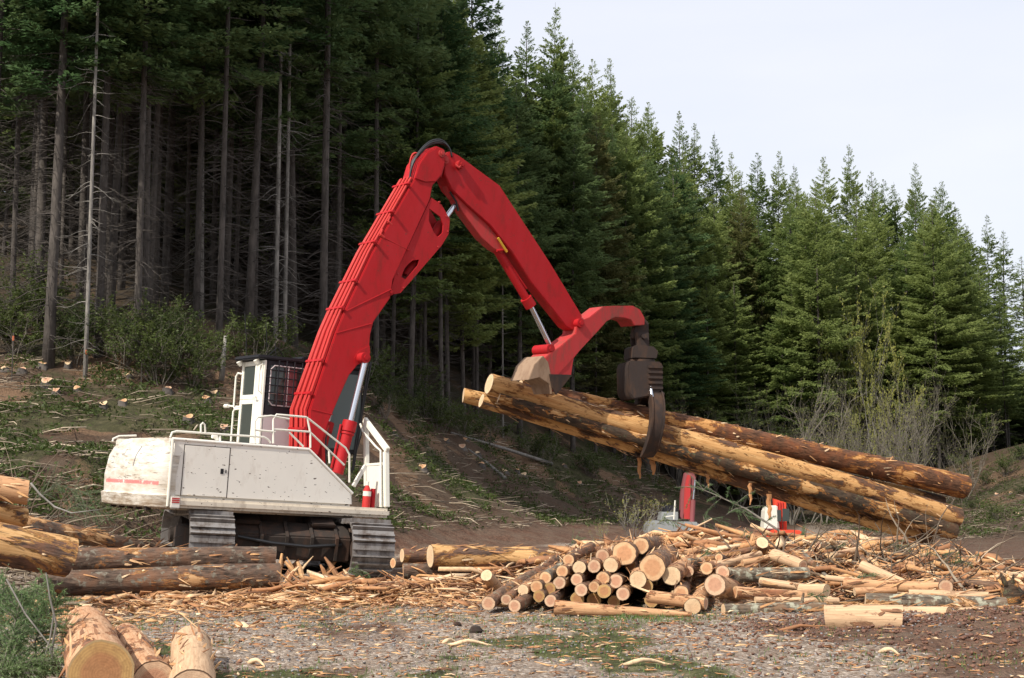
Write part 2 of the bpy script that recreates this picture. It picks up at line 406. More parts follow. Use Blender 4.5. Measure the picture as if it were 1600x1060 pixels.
# ------------------------------------------------------------------ ground
def build_ground():
    def grow(a, b, s0, g):
        r = [a]; s = s0
        while r[-1] < b: r.append(r[-1] + s); s *= g
        return r
    xs = np.array([-x for x in grow(13.0, 900, .2, 1.09)][::-1][:-1] + list(np.arange(-13, 14.01, .13)) + grow(14.0, 900, .2, 1.09)[1:])
    ys = np.array([-y for y in grow(-8, 300, 1.0, 1.3)][::-1] + list(np.arange(8.2, 32, .10)) + grow(32, 1500, .13, 1.016)[:])
    X, Y = np.meshgrid(xs, ys); Z = height(X, Y)
    # ruts and pebbly relief in the near yard
    Z = Z + (fbm(X * 9, Y * 9, 21, 2) - .5) * .035 * ss(34, 26, Y) * ss(8, 9, Y)
    far = ss(150, 600, np.hypot(X, Y)); Z = Z * (1 - .5 * far)
    nx, ny = len(xs), len(ys)
    V = np.stack([X, Y, Z], -1).reshape(-1, 3)
    i = np.arange(nx - 1)[None, :] + np.arange(ny - 1)[:, None] * nx
    Fq = np.stack([i, i + 1, i + 1 + nx, i + nx], -1).reshape(-1, 4)
    m, n, b = newmat('yard_ground')
    o = npmesh('ground', V, Fq, m, smooth=True)
    # cover weights: r gravel, g grass/moss, b chips & litter ; rest red soil
    x = V[:, 0]; y = V[:, 1]; z = V[:, 2]
    px = 800 + x / np.maximum(y, 1) * F
    base = height(x, y, False)
    flat = ss(.9, .15, base)
    gravel = flat * ss(.38, .60, fbm(x * .55, y * .30, 31) + .13 - .30 * ss(3.5, 5.0, x - .25 * (y - 14)) + .12 * ss(20, 14, y) * ss(5, 2, x))
    road = np.exp(-((np.interp(y, [36, 44, 50, 61, 75, 120], [-6.5, -2.2, 1.3, 7.2, 14, 34]) - x) / 1.9) ** 4) * (y > 36)
    gravel = np.maximum(gravel * (y < 40), road)
    grass = ss(.52, .66, fbm(x * .8, y * .45, 41)) * ss(23, 17, y) * ss(6, 4, x) * .9
    hill = ss(.8, 1.6, base)
    grass = np.maximum(grass, hill * ss(.44, .60, fbm(x * .35, y * .35, 43)) * .9)
    chips = np.exp(-(((x + 5.0) / 4.5) ** 2 + ((y - 23.5) / 3.0) ** 2) ** 2) + np.exp(-(((x - 4.5) / 4.5) ** 2 + ((y - 25.5) / 3.8) ** 2) ** 2)
    chips = np.clip(chips, 0, 1) * ss(.38, .55, fbm(x * 1.2, y * 1.2, 47) + .12)
    chips = np.maximum(chips, hill * ss(.5, .62, fbm(x * .5 + 9, y * .5, 49)) * .8)
    dk = np.maximum(ss(-5, 4, y - np.interp(px, [e[0] for e in edge], [e[2] for e in edge])), .62 * ss(.35, 1.2, base)); dk = np.where(x > 14, np.maximum(dk, .78 * ss(-.2, .5, base) * (y > 36)), dk)  # darkening weight: humus soil on slopes, plus forest shade painted into the ground colour
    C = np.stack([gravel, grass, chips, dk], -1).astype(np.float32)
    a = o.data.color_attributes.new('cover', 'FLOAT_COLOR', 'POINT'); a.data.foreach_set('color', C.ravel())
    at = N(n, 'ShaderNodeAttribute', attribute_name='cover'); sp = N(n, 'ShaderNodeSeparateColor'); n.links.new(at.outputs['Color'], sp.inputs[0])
    v = objvec(n, False)
    n1 = noise(n, v, 1.1, 8, .65); n2 = noise(n, v, 9, 6, .7); n3 = noise(n, v, 38, 4, .7)
    soil = ramp(n, n2, [(.3, (.045, .024, .016)), (.5, (.12, .060, .038)), (.75, (.25, .15, .10))])
    soil = mixc(n, ramp(n, n1, [(.4, 0.), (.65, .7)]), soil, (.17, .125, .09))
    vo = N(n, 'ShaderNodeTexVoronoi'); vo.inputs['Scale'].default_value = 26; n.links.new(v, vo.inputs['Vector'])
    sepv = N(n, 'ShaderNodeSeparateColor'); n.links.new(vo.outputs['Color'], sepv.inputs[0])
    gr = ramp(n, sepv.outputs[0], [(0., (.15, .112, .085)), (.6, (.34, .275, .22)), (1., (.62, .54, .46))])
    gr = mixc(n, ramp(n, n2, [(.42, 0.), (.6, .75)]), gr, (.235, .165, .115))
    n2b = noise(n, v, 3.2, 8, .75)
    def m2(w, lo=.42, hi=.62, nn=n2):
        return ramp(n, math_(n, 'MULTIPLY', math_(n, 'ADD', w, nn), .5), [(lo, 0.), (hi, 1.)])
    c = mixc(n, m2(sp.outputs[0]), soil, gr)
    li = ramp(n, n3, [(.3, (.10, .05, .03)), (.5, (.34, .19, .11)), (.75, (.58, .40, .25))])
    c = mixc(n, m2(sp.outputs[2], .45, .62), c, li)
    nw = noise(n, v, 2.3, 12, .82); gs = ramp(n, nw, [(.38, (.03, .028, .014)), (.5, (.075, .08, .028)), (.56, (.13, .12, .055)), (.66, (.22, .18, .11))])
    c = mixc(n, ramp(n, nw, [(.38, .6), (.47, 0.)]), c, (.035, .022, .015)); c = mixc(n, ramp(n, nw, [(.56, 0.), (.64, .5)]), c, (.30, .23, .16))
    c = mixc(n, m2(sp.outputs[1], .54, .66, n2b), c, gs)
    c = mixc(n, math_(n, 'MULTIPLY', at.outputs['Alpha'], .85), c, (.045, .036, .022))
    n.links.new(c, b.inputs['Base Color']); b.inputs['Roughness'].default_value = .95
    b.inputs['Specular IOR Level'].default_value = .2
    hh = math_(n, 'ADD', n2, math_(n, 'MULTIPLY', n3, .5))
    hh = math_(n, 'ADD', hh, math_(n, 'MULTIPLY', vo.outputs['Distance'], -.6))
    bump(n, b, hh, .8, .06)
    tag(o, 'gravel and red dirt logging yard rising into a cleared hillside', None, None, 'structure')
build_ground()

# ------------------------------------------------------------------ log loader
TH = math.radians(36); TILT = math.radians(3.3)
MC = Vector((-5.0, 29.66, .24))
MM = Matrix.Translation(MC) @ Matrix.Rotation(TILT, 4, 'Y') @ Matrix.Rotation(TH, 4, 'Z')
MI = MM.inverted()
def lp(px, py, yl=0.0):          # photo pixel -> (x, z) on the loader's own lengthwise plane y = yl
    o = MI @ CAM; d = MI.to_3x3() @ ray(px, py); t = (yl - o.y) / d.y; q = o + d * t; return (q.x, q.z)
def lpx(px, py, xl):
    o = MI @ CAM; d = MI.to_3x3() @ ray(px, py); t = (xl - o.x) / d.x; q = o + d * t; return (q.y, q.z)
def L3(px, py, yl=0.0):
    a = lp(px, py, yl); return Vector((a[0], yl, a[1]))
loader = empty('log_loader'); loader.matrix_world = MM
tag(loader, 'large white and red tracked log loader holding five long logs in its grapple', 'log loader')

# undercarriage
TA = math.radians(20)            # tracks' heading in world, measured from the view direction
UM = Matrix.Rotation(PI/2 + TA - TH, 4, 'Z')      # local x of the undercarriage = track direction (away from the camera)
def under(name, mb, mat, **k):
    o = mb.build(name, mat, loader, **k); o.matrix_local = UM; return o
def track(side):
    mb = MB(); Lh = 1.85; R = .52; zc = .56; W = .42; yc = side * 1.56
    per = 4 * Lh + 2 * PI * R; ns = 40; st = per / ns
    def at(s):
        s %= per
        if s < 2*Lh: return Vector((-Lh + s, 0, zc + R - .05*math.sin(PI*s/(2*Lh)))), 0.0
        s -= 2*Lh
        if s < PI*R: a = s / R; return Vector((Lh + R*math.sin(a), 0, zc + R*math.cos(a))), a
        s -= PI*R
        if s < 2*Lh: return Vector((Lh - s, 0, zc - R)), PI
        s -= 2*Lh; a = PI + s / R
        return Vector((-Lh + R*math.sin(a), 0, zc + R*math.cos(a))), a
    for i in range(ns):
        p, a = at(i * st); Mx = Matrix.Translation((p.x, yc, p.z)) @ Matrix.Rotation(a, 4, 'Y')
        mb.box((-st*.49, -W, -.02), (st*.49, W, .018), Mx)
        for g, hgt in ((-.46, .07), (.04, .06)):
            mb.box((st*g - .012, -W*.99, .017), (st*g + .022, W*.99, .017 + hgt), Mx)
        mb.box((-st*.45, -.10, -.10), (st*.45, .10, -.021), Mx)
    o = under('track', mb, SHOE)
    fr = MB(); fr.prism([(-Lh-.05, zc-.2), (-Lh+.2, zc-.36), (Lh-.2, zc-.36), (Lh+.05, zc-.2), (Lh, zc+.16), (Lh-.5, zc+.26), (-Lh+.5, zc+.26), (-Lh, zc+.16)], yc-.23, yc+.23)
    f = fr.build('track_frame', MUD, o, bevel=.03)
    for e, nm in ((-1, 'idler'), (1, 'sprocket')):
        wm = MB(); k = 22; poly = []
        for j in range(k*2):
            r = .40 if j % 2 else (.37 if e < 0 else .33); a = PI*j/k; poly.append((e*Lh + r*math.cos(a), zc + r*math.sin(a)))
        wm.prism(poly, yc-.09, yc+.09); wm.tube([(e*Lh, yc-.30, zc), (e*Lh, yc+.30, zc)], .17, 16)
        wm.build(nm, MUD, o)
    for j in range(7):
        r = MB(); x = -1.4 + j*.46; r.tube([(x, yc-.2, zc-.36), (x, yc+.2, zc-.36)], .1, 12); r.build('roller', MUD, o)
    return o
track(-1); track(1)
mb = MB()
mb.prism([(-1.5, .28), (1.5, .28), (1.6, .75), (1.2, 1.0), (-1.2, 1.0), (-1.6, .75)], -1.3, 1.3)
mb.beam((-1.1, -1.3, .65), (-.2, -.5, .85), .5, .4); mb.beam((-1.1, 1.3, .65), (-.2, .5, .85), .5, .4)
mb.beam((1.1, -1.3, .65), (.2, -.5, .85), .5, .4); mb.beam((1.1, 1.3, .65), (.2, .5, .85), .5, .4)
mb.tube([(0, 0, .95), (0, 0, 1.24)], .78, 32)
under('undercarriage_frame', mb, MUD, bevel=.03)
for j in range(5):
    mb = MB(); y = -1.0 + j*.5; mb.prism([(-1.66, .74), (-1.56, .30), (-1.50, .30), (-1.18, 1.02), (-1.26, 1.02)], y - .03, y + .03); under('frame_rib', mb, MUD)
mb = MB(); mb.tube([(-1.58, -1.1, .62), (-1.68, -.4, .56), (-1.66, .3, .60), (-1.58, 1.0, .70)], .035, 8); under('travel_hose', mb, RUB, smooth=True)
for sd in (-1, 1):
    mb = MB(); mb.prism([(-1.45, 1.0), (-1.1, 1.12), (-.5, 1.15), (-.5, 1.02), (-1.4, .93)], sd*.75 - .25, sd*.75 + .25); under('cover_plate', mb, IRON, bevel=.02)

# house
YS = -1.46
def zof(px, py): return lp(px, py, YS)[1]
sill_t = zof(430, 785.5); sill_b = zof(430, 801)
xr = lp(261, 780, YS)[0]; xf = lp(607, 800, YS)[0]
mb = MB()
mb.box((xr, -1.40, sill_b + .04), (xf - .05, 1.40, sill_t - .02))
mb.box((xr - .1, -1.1, sill_b - .05), (xf - .6, 1.1, sill_b + .038))
mb.build('deck_plate', SILL, loader, bevel=.02)
for sd in (-1, 1):
    mb = MB(); y0 = 1.40; y1 = 1.56
    mb.box((xr + .02, min(sd*y0, sd*y1), sill_b), (xf, max(sd*y0, sd*y1), sill_t))
    mb.build('side_sill', SILL, loader, bevel=.055, seg=4)
# right side body
tops = [(264, 684), (483, 701), (551, 770), (552, 787.5), (262, 775)]
poly = [lp(a, b, YS) for a, b in tops]
poly[3] = (poly[3][0], sill_t - .004); poly[4] = (xr + .01, sill_t - .004); poly[0] = (xr + .01, poly[0][1])
ztop = poly[0][1]
mb = MB(); mb.prism(poly, YS, -.52); mb.build('side_body', WHT, loader, bevel=.05, seg=4)
bd = MB(); pth = [Vector((p[0], YS + .012, p[1] - .02)) for p in poly[:3]]
bd.tube(pth, .034, 10); bd.build('edge_trim', WHT, loader, smooth=True)
# service door on that side
x0 = lp(289, 690, YS)[0]; x1 = lp(361, 690, YS)[0]; z0 = sill_t + .05; z1 = ztop - .115
mb = MB(); mb.box((x0 + .012, YS - .006, z0), (x1 - .01, YS + .02, z1)); dr = mb.build('service_door', WHT, loader, bevel=.004)
mb = MB()
mb.box((x0 - .006, YS - .002, z0 - .014), (x0 + .010, YS + .01, z1 + .014)); mb.box((x1 - .008, YS - .002, z0 - .014), (x1 + .008, YS + .01, z1 + .014))
mb.box((x0 + .0105, YS - .002, z1 + .001), (x1 - .0085, YS + .01, z1 + .014)); mb.build('door_seam', MUD, loader)
mb = MB(); hz = (z0 + z1)/2 + .02
mb.box((x1 - .17, YS - .014, hz - .05), (x1 - .11, YS - .007, hz + .05)); mb.box((x1 - .07, YS - .014, hz - .03), (x1 - .05, YS - .007, hz + .03)); mb.build('door_latch', BLK, dr)
mb = MB(); mb.box((x0 + .14, YS - .012, z0 - .0), (x0 + .2, YS + .01, z0 + .02)); mb.build('hinge', SILL, dr)
# engine hood behind + louvres
mb = MB(); mb.box((xr + .01, -.516, sill_t - .004), (-.35, 1.45, ztop - .06)); mb.build('engine_hood', WHT, loader, bevel=.05, seg=3)
mb = MB()
for i in range(22):
    x = -1.95 + i*.06; mb.box((x, -1.2, ztop + .004), (x + .03, -.75, ztop + .03))
mb.build('hood_grille', BLK, loader)
mb = MB(); mb.tube([(-1.2, .4, ztop - .07), (-1.2, .4, ztop + .10), (-1.24, .4, ztop + .16), (-1.32, .4, ztop + .17)], .05, 12); mb.build('exhaust_stub', WHR, loader, smooth=True)
# counterweight: lofted rounded tail
def cw_ring(z, back, corner, inset, n=10):
    pts = []; hw = 1.50 - inset; x1 = xr - .012; bk = -3.27 + back
    pts.append((x1, -hw, z))
    c = corner
    for i in range(n + 1):
        a = -PI/2 - (PI/2) * i / n
        pts.append((bk + c + c*math.cos(a) - .0, -hw + c + c*math.sin(a), z))
    for i in range(1, 12):
        u = -1 + 2*i/12; pts.append((bk - .10*(1 - u*u), u*(hw - c), z))
    for i in range(n + 1):
        a = PI - (PI/2) * i / n
        pts.append((bk + c + c*math.cos(a), hw - c + c*math.sin(a), z))
    pts.append((x1, hw, z)); return pts
zb = sill_b - .03
rings = [(zb, .12, .42, .10), (zb + .03, .03, .42, .01), (zb + .24, .0, .42, -.02), (zb + .27, .045, .42, .02), (zb + .60, .03, .42, .02), (zb + .98, .09, .42, .035),
         (zb + 1.15, .17, .42, .06), (zb + 1.17, .25, .42, .09), (ztop - .05, .30, .42, .10), (ztop + .0, .36, .40, .15)]
V = []; Fc = []
for r in rings: V += cw_ring(*r)
kk = len(V)//len(rings)
for i in range(len(rings)-1):
    for j in range(kk):
        Fc.append((i*kk+j, i*kk+(j+1)%kk, (i+1)*kk+(j+1)%kk, (i+1)*kk+j))
Fc.append(tuple(range(kk))[::-1]); Fc.append(tuple((len(rings)-1)*kk+j for j in range(kk)))
m, n, b = newmat('counterweight_paint')
v = objvec(n, False)
a = noise(n, mapping(n, v, (1.2, 1.2, 5)), 1.6, 7, .7)
c = mixc(n, ramp(n, a, [(.36, 0.), (.66, .85)]), (.72, .69, .62), (.42, .33, .23))
a2 = noise(n, mapping(n, v, (1.0, 1.0, 7)), 2.6, 8, .75); c = mixc(n, ramp(n, a2, [(.56, 0.), (.63, .85)]), c, (.16, .12, .085))
sx = N(n, 'ShaderNodeSeparateXYZ'); n.links.new(v, sx.inputs[0])
nz = noise(n, v, 9, 5, .7)
zc_ = zb + .47
band = math_(n, 'ABSOLUTE', math_(n, 'SUBTRACT', math_(n, 'ADD', sx.outputs[2], math_(n, 'MULTIPLY', math_(n, 'SUBTRACT', nz, .5), .06)), zc_))
bm_ = ramp(n, band, [(.030, 1.), (.040, 0.)])
xm = ramp(n, sx.outputs[1], [(0.0, 1.), (.01, 1.)])
ymask = math_(n, 'MULTIPLY', math_(n, 'LESS_THAN', sx.outputs[1], 1.0), math_(n, 'LESS_THAN', sx.outputs[0], -3.1))
c = mixc(n, math_(n, 'MULTIPLY', math_(n, 'MULTIPLY', bm_, ymask), math_(n, 'MULTIPLY', math_(n, 'GREATER_THAN', nz, .40), .8)), c, (.62, .12, .12))
lowm = ramp(n, sx.outputs[2], [(0, 0.), (1, 0.)])
low = math_(n, 'LESS_THAN', sx.outputs[2], zb + .255)
c = mixc(n, math_(n, 'MULTIPLY', low, ramp(n, a2, [(.40, 0.), (.58, .85)])), c, (.24, .17, .11))
n.links.new(c, b.inputs['Base Color']); b.inputs['Roughness'].default_value = .5; bump(n, b, a2, .2, .01)
CWM = m
mb = MB(); mb.add(V, Fc); cw = mb.build('counterweight', CWM, loader, smooth=True)
mb = MB(); mb.tube([(xr + .002, -1.50, zb + .05), (xr + .002, -1.50, ztop - .02)], .028, 8); mb.build('corner_trim', WHR, loader, smooth=True)
mb = MB(); mb.box((xr + .01, -1.60, sill_b - .02), (xr + .22, -1.555, sill_t + .03)); rf = mb.build('reflector_plate', WHC, loader, bevel=.03)
mb = MB()
for i in range(3): mb.box((xr + .04, -1.606, sill_b + .09 + i*.035), (xr + .19, -1.6015, sill_b + .112 + i*.035))
mb.build('red_stripe', REDP, rf)
mb = MB()
for i in range(5): mb.box((-3.2 + i*.02, -1.1 + i*.5, zb - .05), (-3.1 + i*.02, -1.03 + i*.5, zb + .01))
mb.build('bolt_row', MUD, cw)

# handrails
def rails(name, lines, y, r=.021, mat=WHR):
    for ln in lines:
        mb = MB(); mb.tube([L3(a, b, y) for a, b in ln], r, 8); mb.build(name, mat, loader, smooth=True)
rails('handrail', [
    [(266, 684), (269, 676), (276, 674), (360, 680), (412, 683), (419, 687), (423, 692)],
    [(314, 676), (314, 664), (317, 661), (320, 664), (321, 677)], [(344, 681), (344, 690)],
    [(398, 693), (398, 659), (403, 652), (424, 650), (452, 655)], [(398, 672), (430, 675)],
    [(427, 693), (427, 655), (432, 648), (478, 652), (484, 656), (540, 700), (546, 710), (546, 754)],
    [(427, 671), (484, 675), (538, 727)], [(480, 652), (485, 677), (485, 700)], [(452, 676), (474, 698)], [(514, 705), (515, 724)],
    ], -1.30)
rails('handrail', [[(176, 690), (177, 686), (186, 682), (213, 681)]], -.6)

# cab
cz0 = lp(411, 692, .45)[1]; cz1 = lp(414, 561, .45)[1]; cx0 = lp(412, 620, .45)[0]; cx1 = 2.25
cab = MB()
cab.box((cx0 + .02, .46, cz0 - .25), (cx0 + 1.15, 1.54, cz1)); 
cab.prism([(cx0 + 1.152, cz0 - .1), (cx1 - .12, cz0 - .1), (cx1, cz0 + .35), (cx1 - .12, cz1), (cx0 + 1.152, cz1)], .47, 1.53)
cabo = cab.build('cab', BLK, loader, bevel=.03)
mb = MB(); mb.box((cx0 + .03, .452, cz0 - .2), (cx0 + 1.0, .4595, lp(430, 650, .45)[1])); mb.build('lower_cab_panel', PNK, cabo)
mb = MB(); mb.prism([(cx0 + 1.2, cz0), (cx1 - .16, cz0), (cx1 - .05, cz0 + .36), (cx1 - .17, cz1 - .12), (cx0 + 1.2, cz1 - .12)], .455, .468); mb.build('side_glass', GLG, cabo)
mb = MB(); mb.prism([(cx0 + 1.2, cz0), (cx1 - .16, cz0), (cx1 - .05, cz0 + .36), (cx1 - .17, cz1 - .12), (cx0 + 1.2, cz1 - .12)], 1.532, 1.545); mb.build('side_glass', GLG, cabo)
# rear door face (white) with two windows
yl, yr_ = .45, 1.55
mb = MB(); zt = cz1 - .02
zmid = lpx(395, 609, cx0)[1]; W1 = [lpx(383, 575, cx0)[1], lpx(390, 604, cx0)[1] ]
def rect_frame(mb, y0, y1, z0, z1, x0, x1, t):
    mb.box((x0, y0, z0), (x1, y0 + t, z1)); mb.box((x0, y1 - t, z0), (x1, y1, z1))
    mb.box((x0, y0 + t + .001, z0), (x1, y1 - t - .001, z0 + t)); mb.box((x0, y0 + t + .001, z1 - t), (x1, y1 - t - .001, z1))
zw_a0 = lp(400, 620, .9)[1]; zw_a1 = lp(400, 569, .9)[1]; zw_b0 = lp(400, 688, .9)[1]; zw_b1 = lp(400, 640, .9)[1]
mb.box((cx0 - .03, .452, cz0 - .28), (cx0 + .018, .80, cz1 - .02))
rect_frame(mb, .802, 1.55, zw_a0 - .06, cz1 - .02, cx0 - .03, cx0 + .018, .10)
rect_frame(mb, .802, 1.55, cz0 - .28, zw_a0 - .062, cx0 - .03, cx0 + .018, .10)
door = mb.build('rear_door', WHR, cabo, bevel=.008)
mb = MB(); mb.box((cx0 - .012, .90, zw_a0 + .03), (cx0 + .0175, 1.45, cz1 - .11)); mb.build('window', GLS, door)
mb = MB(); mb.box((cx0 - .012, .90, cz0 - .19), (cx0 + .0175, 1.45, zw_a0 - .16)); mb.build('window', GLS, door)
mb = MB(); hx = cx0 - .035
mb.tube([(hx, .72, zw_a0 - .02), (hx - .08, .72, zw_a0 - .02), (hx - .08, .60, zw_a0 - .03)], .018, 8); mb.tube([(hx, .50, cz1 - .10), (hx - .08, .50, cz1 - .14), (hx - .08, .50, cz1 - .68), (hx, .50, cz1 - .72)], .015, 8)
mb.build('door_handle', WHR, door, smooth=True)
for (za, zb_) in ((cz1 - .28, cz1 - 1.05), (cz0 + .72, cz0 - .05)):
    mb = MB(); mb.tube([(hx + .02, 1.50, za), (hx - .05, 1.62, za + .02), (hx - .07, 1.66, za - .06), (hx - .07, 1.66, zb_ + .06), (hx - .05, 1.62, zb_), (hx + .02, 1.50, zb_ + .02)], .022, 8)
    mb.build('grab_handle', WHR, cabo, smooth=True)
mb = MB(); mb.tube([(cx0 - .02, 1.5, cz0 + .77), (cx0 - .12, 1.9, cz0 + .79)], .02, 8); mb.tube([(cx0 - .12, 1.88, cz0 + .79), (cx0 - .13, 2.05, cz0 + .79)], .045, 8); mb.build('side_step', WHR, cabo, smooth=True)
mb = MB(); mb.box((cx0 - .20, .40, cz1 + .003), (cx1 - .05, 1.62, cz1 + .085)); mb.box((cx0 + .9, .55, cz1 + .087), (cx1 + .1, 1.5, cz1 + .16)); mb.build('cab_roof', BLK, cabo, bevel=.025)
for y in (.62, 1.45):
    mb = MB(); mb.tube([(cx0 - .10, y, cz1 - .10), (cx0 - .16, y, cz1 - .02)], [.05, .07], 10); mb.build('work_light', WHR, cabo, smooth=True)
for (ax, ay, h) in ((cx0 - .05, 1.35, .95), (cx0 + .5, 1.45, .8), (cx0 + .3, .6, .3)):
    mb = MB(); mb.tube([(ax, ay, cz1 + .08), (ax - .04, ay, cz1 + .08 + h*.5), (ax - .02 - .1*h, ay, cz1 + .08 + h)], .009, 5); mb.build('antenna', BLK, cabo)
mb = MB(); mb.tube([(cx0 + .1, .6, cz1 + .09), (cx0 + .35, .7, cz1 + .30), (cx0 + .55, .8, cz1 + .14)], .01, 5); mb.build('antenna', BLK, cabo)
# side window with guard
gx0, gz1 = lp(424, 571, .44); gx1, gz0 = lp(474, 638, .44); gx1 = min(gx1, cx0 + 1.12); 
mb = MB(); mb.box((gx0, .450, gz0), (gx1, .4585, gz1)); win = mb.build('window', GLS, cabo)
mb = MB()
c4 = [(gx0, gz0 + .08), (gx0 + .08, gz0), (gx1 - .08, gz0), (gx1, gz0 + .08), (gx1, gz1 - .08), (gx1 - .08, gz1), (gx0 + .08, gz1), (gx0, gz1 - .08), (gx0, gz0 + .08)]
mb.tube([(a, .43, b) for a, b in c4], .014, 6); zm = gz0 + (gz1 - gz0)*.30
mb.tube([(gx0, .435, zm), (gx1, .435, zm)], .012, 6); mb.tube([((gx0 + gx1)/2, .435, gz0), ((gx0 + gx1)/2, .435, gz1)], .012, 6)
mb.build('window_frame', PNK, win)
mb = MB()
for i in range(4):
    x = gx0 + .16 + i*(gx1 - gx0 - .2)/3.4; mb.tube([(x, .39, gz0 - .03), (x, .39, gz1 + .12)], .014, 5)
for i in range(5):
    z = gz0 + .1 + i*(gz1 - gz0 - .1)/4.6; mb.tube([(gx0 - .12, .405, z), (gx1 + .02, .405, z)], .012, 5)
mb.build('window_guard', BLK, win)
mb = MB(); mb.box((gx0 + .35, .447, gz0 + .02), (gx0 + .62, .4495, gz1 - .05)); mb.build('operator_seat', PINKR, win)

# boom
BW = lambda py: float(np.interp(py, [230, 300, 520, 700], [.27, .29, .36, .42]))
boom_px = [(484, 712), (484, 641), (525, 520), (538, 489), (582, 396), (648, 280), (655, 254), (666, 238), (682, 228), (695, 234), (698, 250), (691, 274),
           (676, 290), (672, 312), (614, 438), (610, 466), (584, 503), (579, 522), (577, 548), (564, 565), (546, 586), (532, 617), (514, 659), (497, 712)]
bpoly = [lp(a, b, -BW(b)) for a, b in boom_px]; bw = [BW(b) for a, b in boom_px]
mb = MB(); mb.prism(bpoly, [-x for x in bw], bw)
boom = mb.build('boom', RED, loader, bevel=.018)
# cylinder bracket with two openings : two cheek plates
br_out = [(674, 309), (690, 320), (703, 343), (701, 366), (690, 384), (626, 458), (616, 460), (612, 450), (617, 430)]
h1 = [(671, 326), (688, 339), (693, 352), (692, 364), (684, 371), (678, 364), (670, 345)]
h2 = [(638, 413), (645, 407), (655, 406), (653, 415), (634, 437), (627, 433), (632, 420)]
def holed(mb, outer, holes, y0, y1):
    import bmesh
    from mathutils.geometry import tessellate_polygon
    loops = [[Vector((a, b, 0)) for a, b in l] for l in [outer] + holes]
    flat = [p for l in loops for p in l]
    tri = tessellate_polygon(loops)
    n0 = len(flat); vs = [(p.x, y0, p.y) for p in flat] + [(p.x, y1, p.y) for p in flat]
    fs = [tuple(t) for t in tri] + [tuple(i + n0 for i in t[::-1]) for t in tri]
    o = 0
    for l in loops:
        k = len(l)
        for i in range(k): a = o + i; c = o + (i+1) % k; fs.append((a, c, c + n0, a + n0))
        o += k
    mb.add(vs, fs)
for sd in (-1, 1):
    yb = .26*sd
    mb = MB(); holed(mb, [lp(a, b, -.28) for a, b in br_out], [[lp(a, b, -.28) for a, b in h] for h in (h1, h2)], yb - .02, yb + .02)
    mb.build('cylinder_bracket', RED, boom)
mb = MB(); q = [lp(a, b, -.28) for a, b in ((703, 343), (701, 366), (690, 384), (626, 458), (623, 453), (686, 380), (696, 364), (698, 345))]
mb.prism(q, -.238, .238); mb.build('bracket_edge_plate', REDW, boom)
mb = MB(); a = L3(634, 432, 0); b = L3(690, 350, 0); mb.tube([a, b], .115, 16); mb.build('stick_cylinder_barrel', RED, boom, smooth=True)
c_ = L3(716, 314, 0); mb = MB(); mb.tube([b, c_], .062, 14); mb.build('stick_cylinder_rod', CHR, boom, smooth=True)
# small details on the boom: pins, lugs, weld seams
def pin(px, py, y0, y1, r, mat, par, name='pivot_pin'):
    x, z = lp(px, py, y0); mb = MB(); mb.tube([(x, y0, z), (x, y1, z)], r, 20); mb.tube([(x, y0 - .03, z), (x, y0 - .001, z)], r*.55, 6); return mb.build(name, mat, par, bevel=.006)
pin(572, 559, -.60, .60, .115, RED, boom); pin(611, 457, -.33, .33, .07, RED, boom); pin(691, 240, -.34, .34, .085, REDW, boom)
# tip plates (thicker cheek at the top of the boom)
mb = MB(); ck = [lp(a, b, -.30) for a, b in ((655, 257), (667, 240), (682, 231), (694, 236), (696, 250), (689, 274), (680, 284), (664, 285), (648, 279))]
mb.prism(ck, -.315, -.268); mb.build('tip_plate', RED, boom, bevel=.012)
for ln in (((525, 521), (580, 506)), ((540, 487), (612, 452)), ((656, 258), (690, 277)), ((487, 640), (520, 648)), ((600, 372), (640, 392))):
    mb = MB(); y = -BW(ln[0][1]) - .002; mb.tube([L3(*ln[0], y), L3(*ln[1], y)], .010, 6); mb.build('weld_seam', RED, boom, smooth=True)
db = [lp(a, b, -.36) for a, b in ((560, 548), (577, 540), (578, 552), (566, 567), (554, 572), (552, 560))]
mb = MB(); mb.prism(db, -.385, -.350); mb.build('doubler_plate', RED, boom, bevel=.008)
for (a, b) in ((686, 316), (697, 338), (699, 362), (684, 386), (630, 450), (621, 428)):
    mb = MB(); q = L3(a, b, -.27); mb.tube([q + Vector((0, -.03, 0)), q + Vector((0, .02, 0))], .02, 8); mb.build('bolt_head', REDW, boom)
# pipes along the top of the boom
top = [(484, 700), (484, 641), (525, 520), (538, 489), (582, 396), (648, 280)]
def offp(k, off):
    pts = []
    for i, (a, b) in enumerate(top):
        wv = BW(b); x, z = lp(a, b, -wv); y = (-1 + 2*k)*wv*.84
        j = min(i, len(top)-2); A = Vector(lp(*top[j], -BW(top[j][1]))); B = Vector(lp(*top[j+1], -BW(top[j+1][1])))
        if 0 < i < len(top)-1: A = Vector(lp(*top[i-1], -BW(top[i-1][1]))); B = Vector(lp(*top[i+1], -BW(top[i+1][1])))
        d = (B - A).normalized(); nrm = Vector((-d.y, d.x)); pts.append(Vector((x + nrm.x*off, y, z + nrm.y*off)))
    return pts
for i, k in enumerate((.0, .13, .27, .45, .60, .76, .92)):
    ppts = offp(k, .085 + .02*(i % 2))
    if i == 0: ppts = offp(.02, .07)
    mb = MB(); mb.tube(ppts, .024 if i % 3 else .03, 8); mb.build('hydraulic_pipe', REDP, boom, smooth=True)
A0, A1 = offp(0, .1), offp(1, .1)
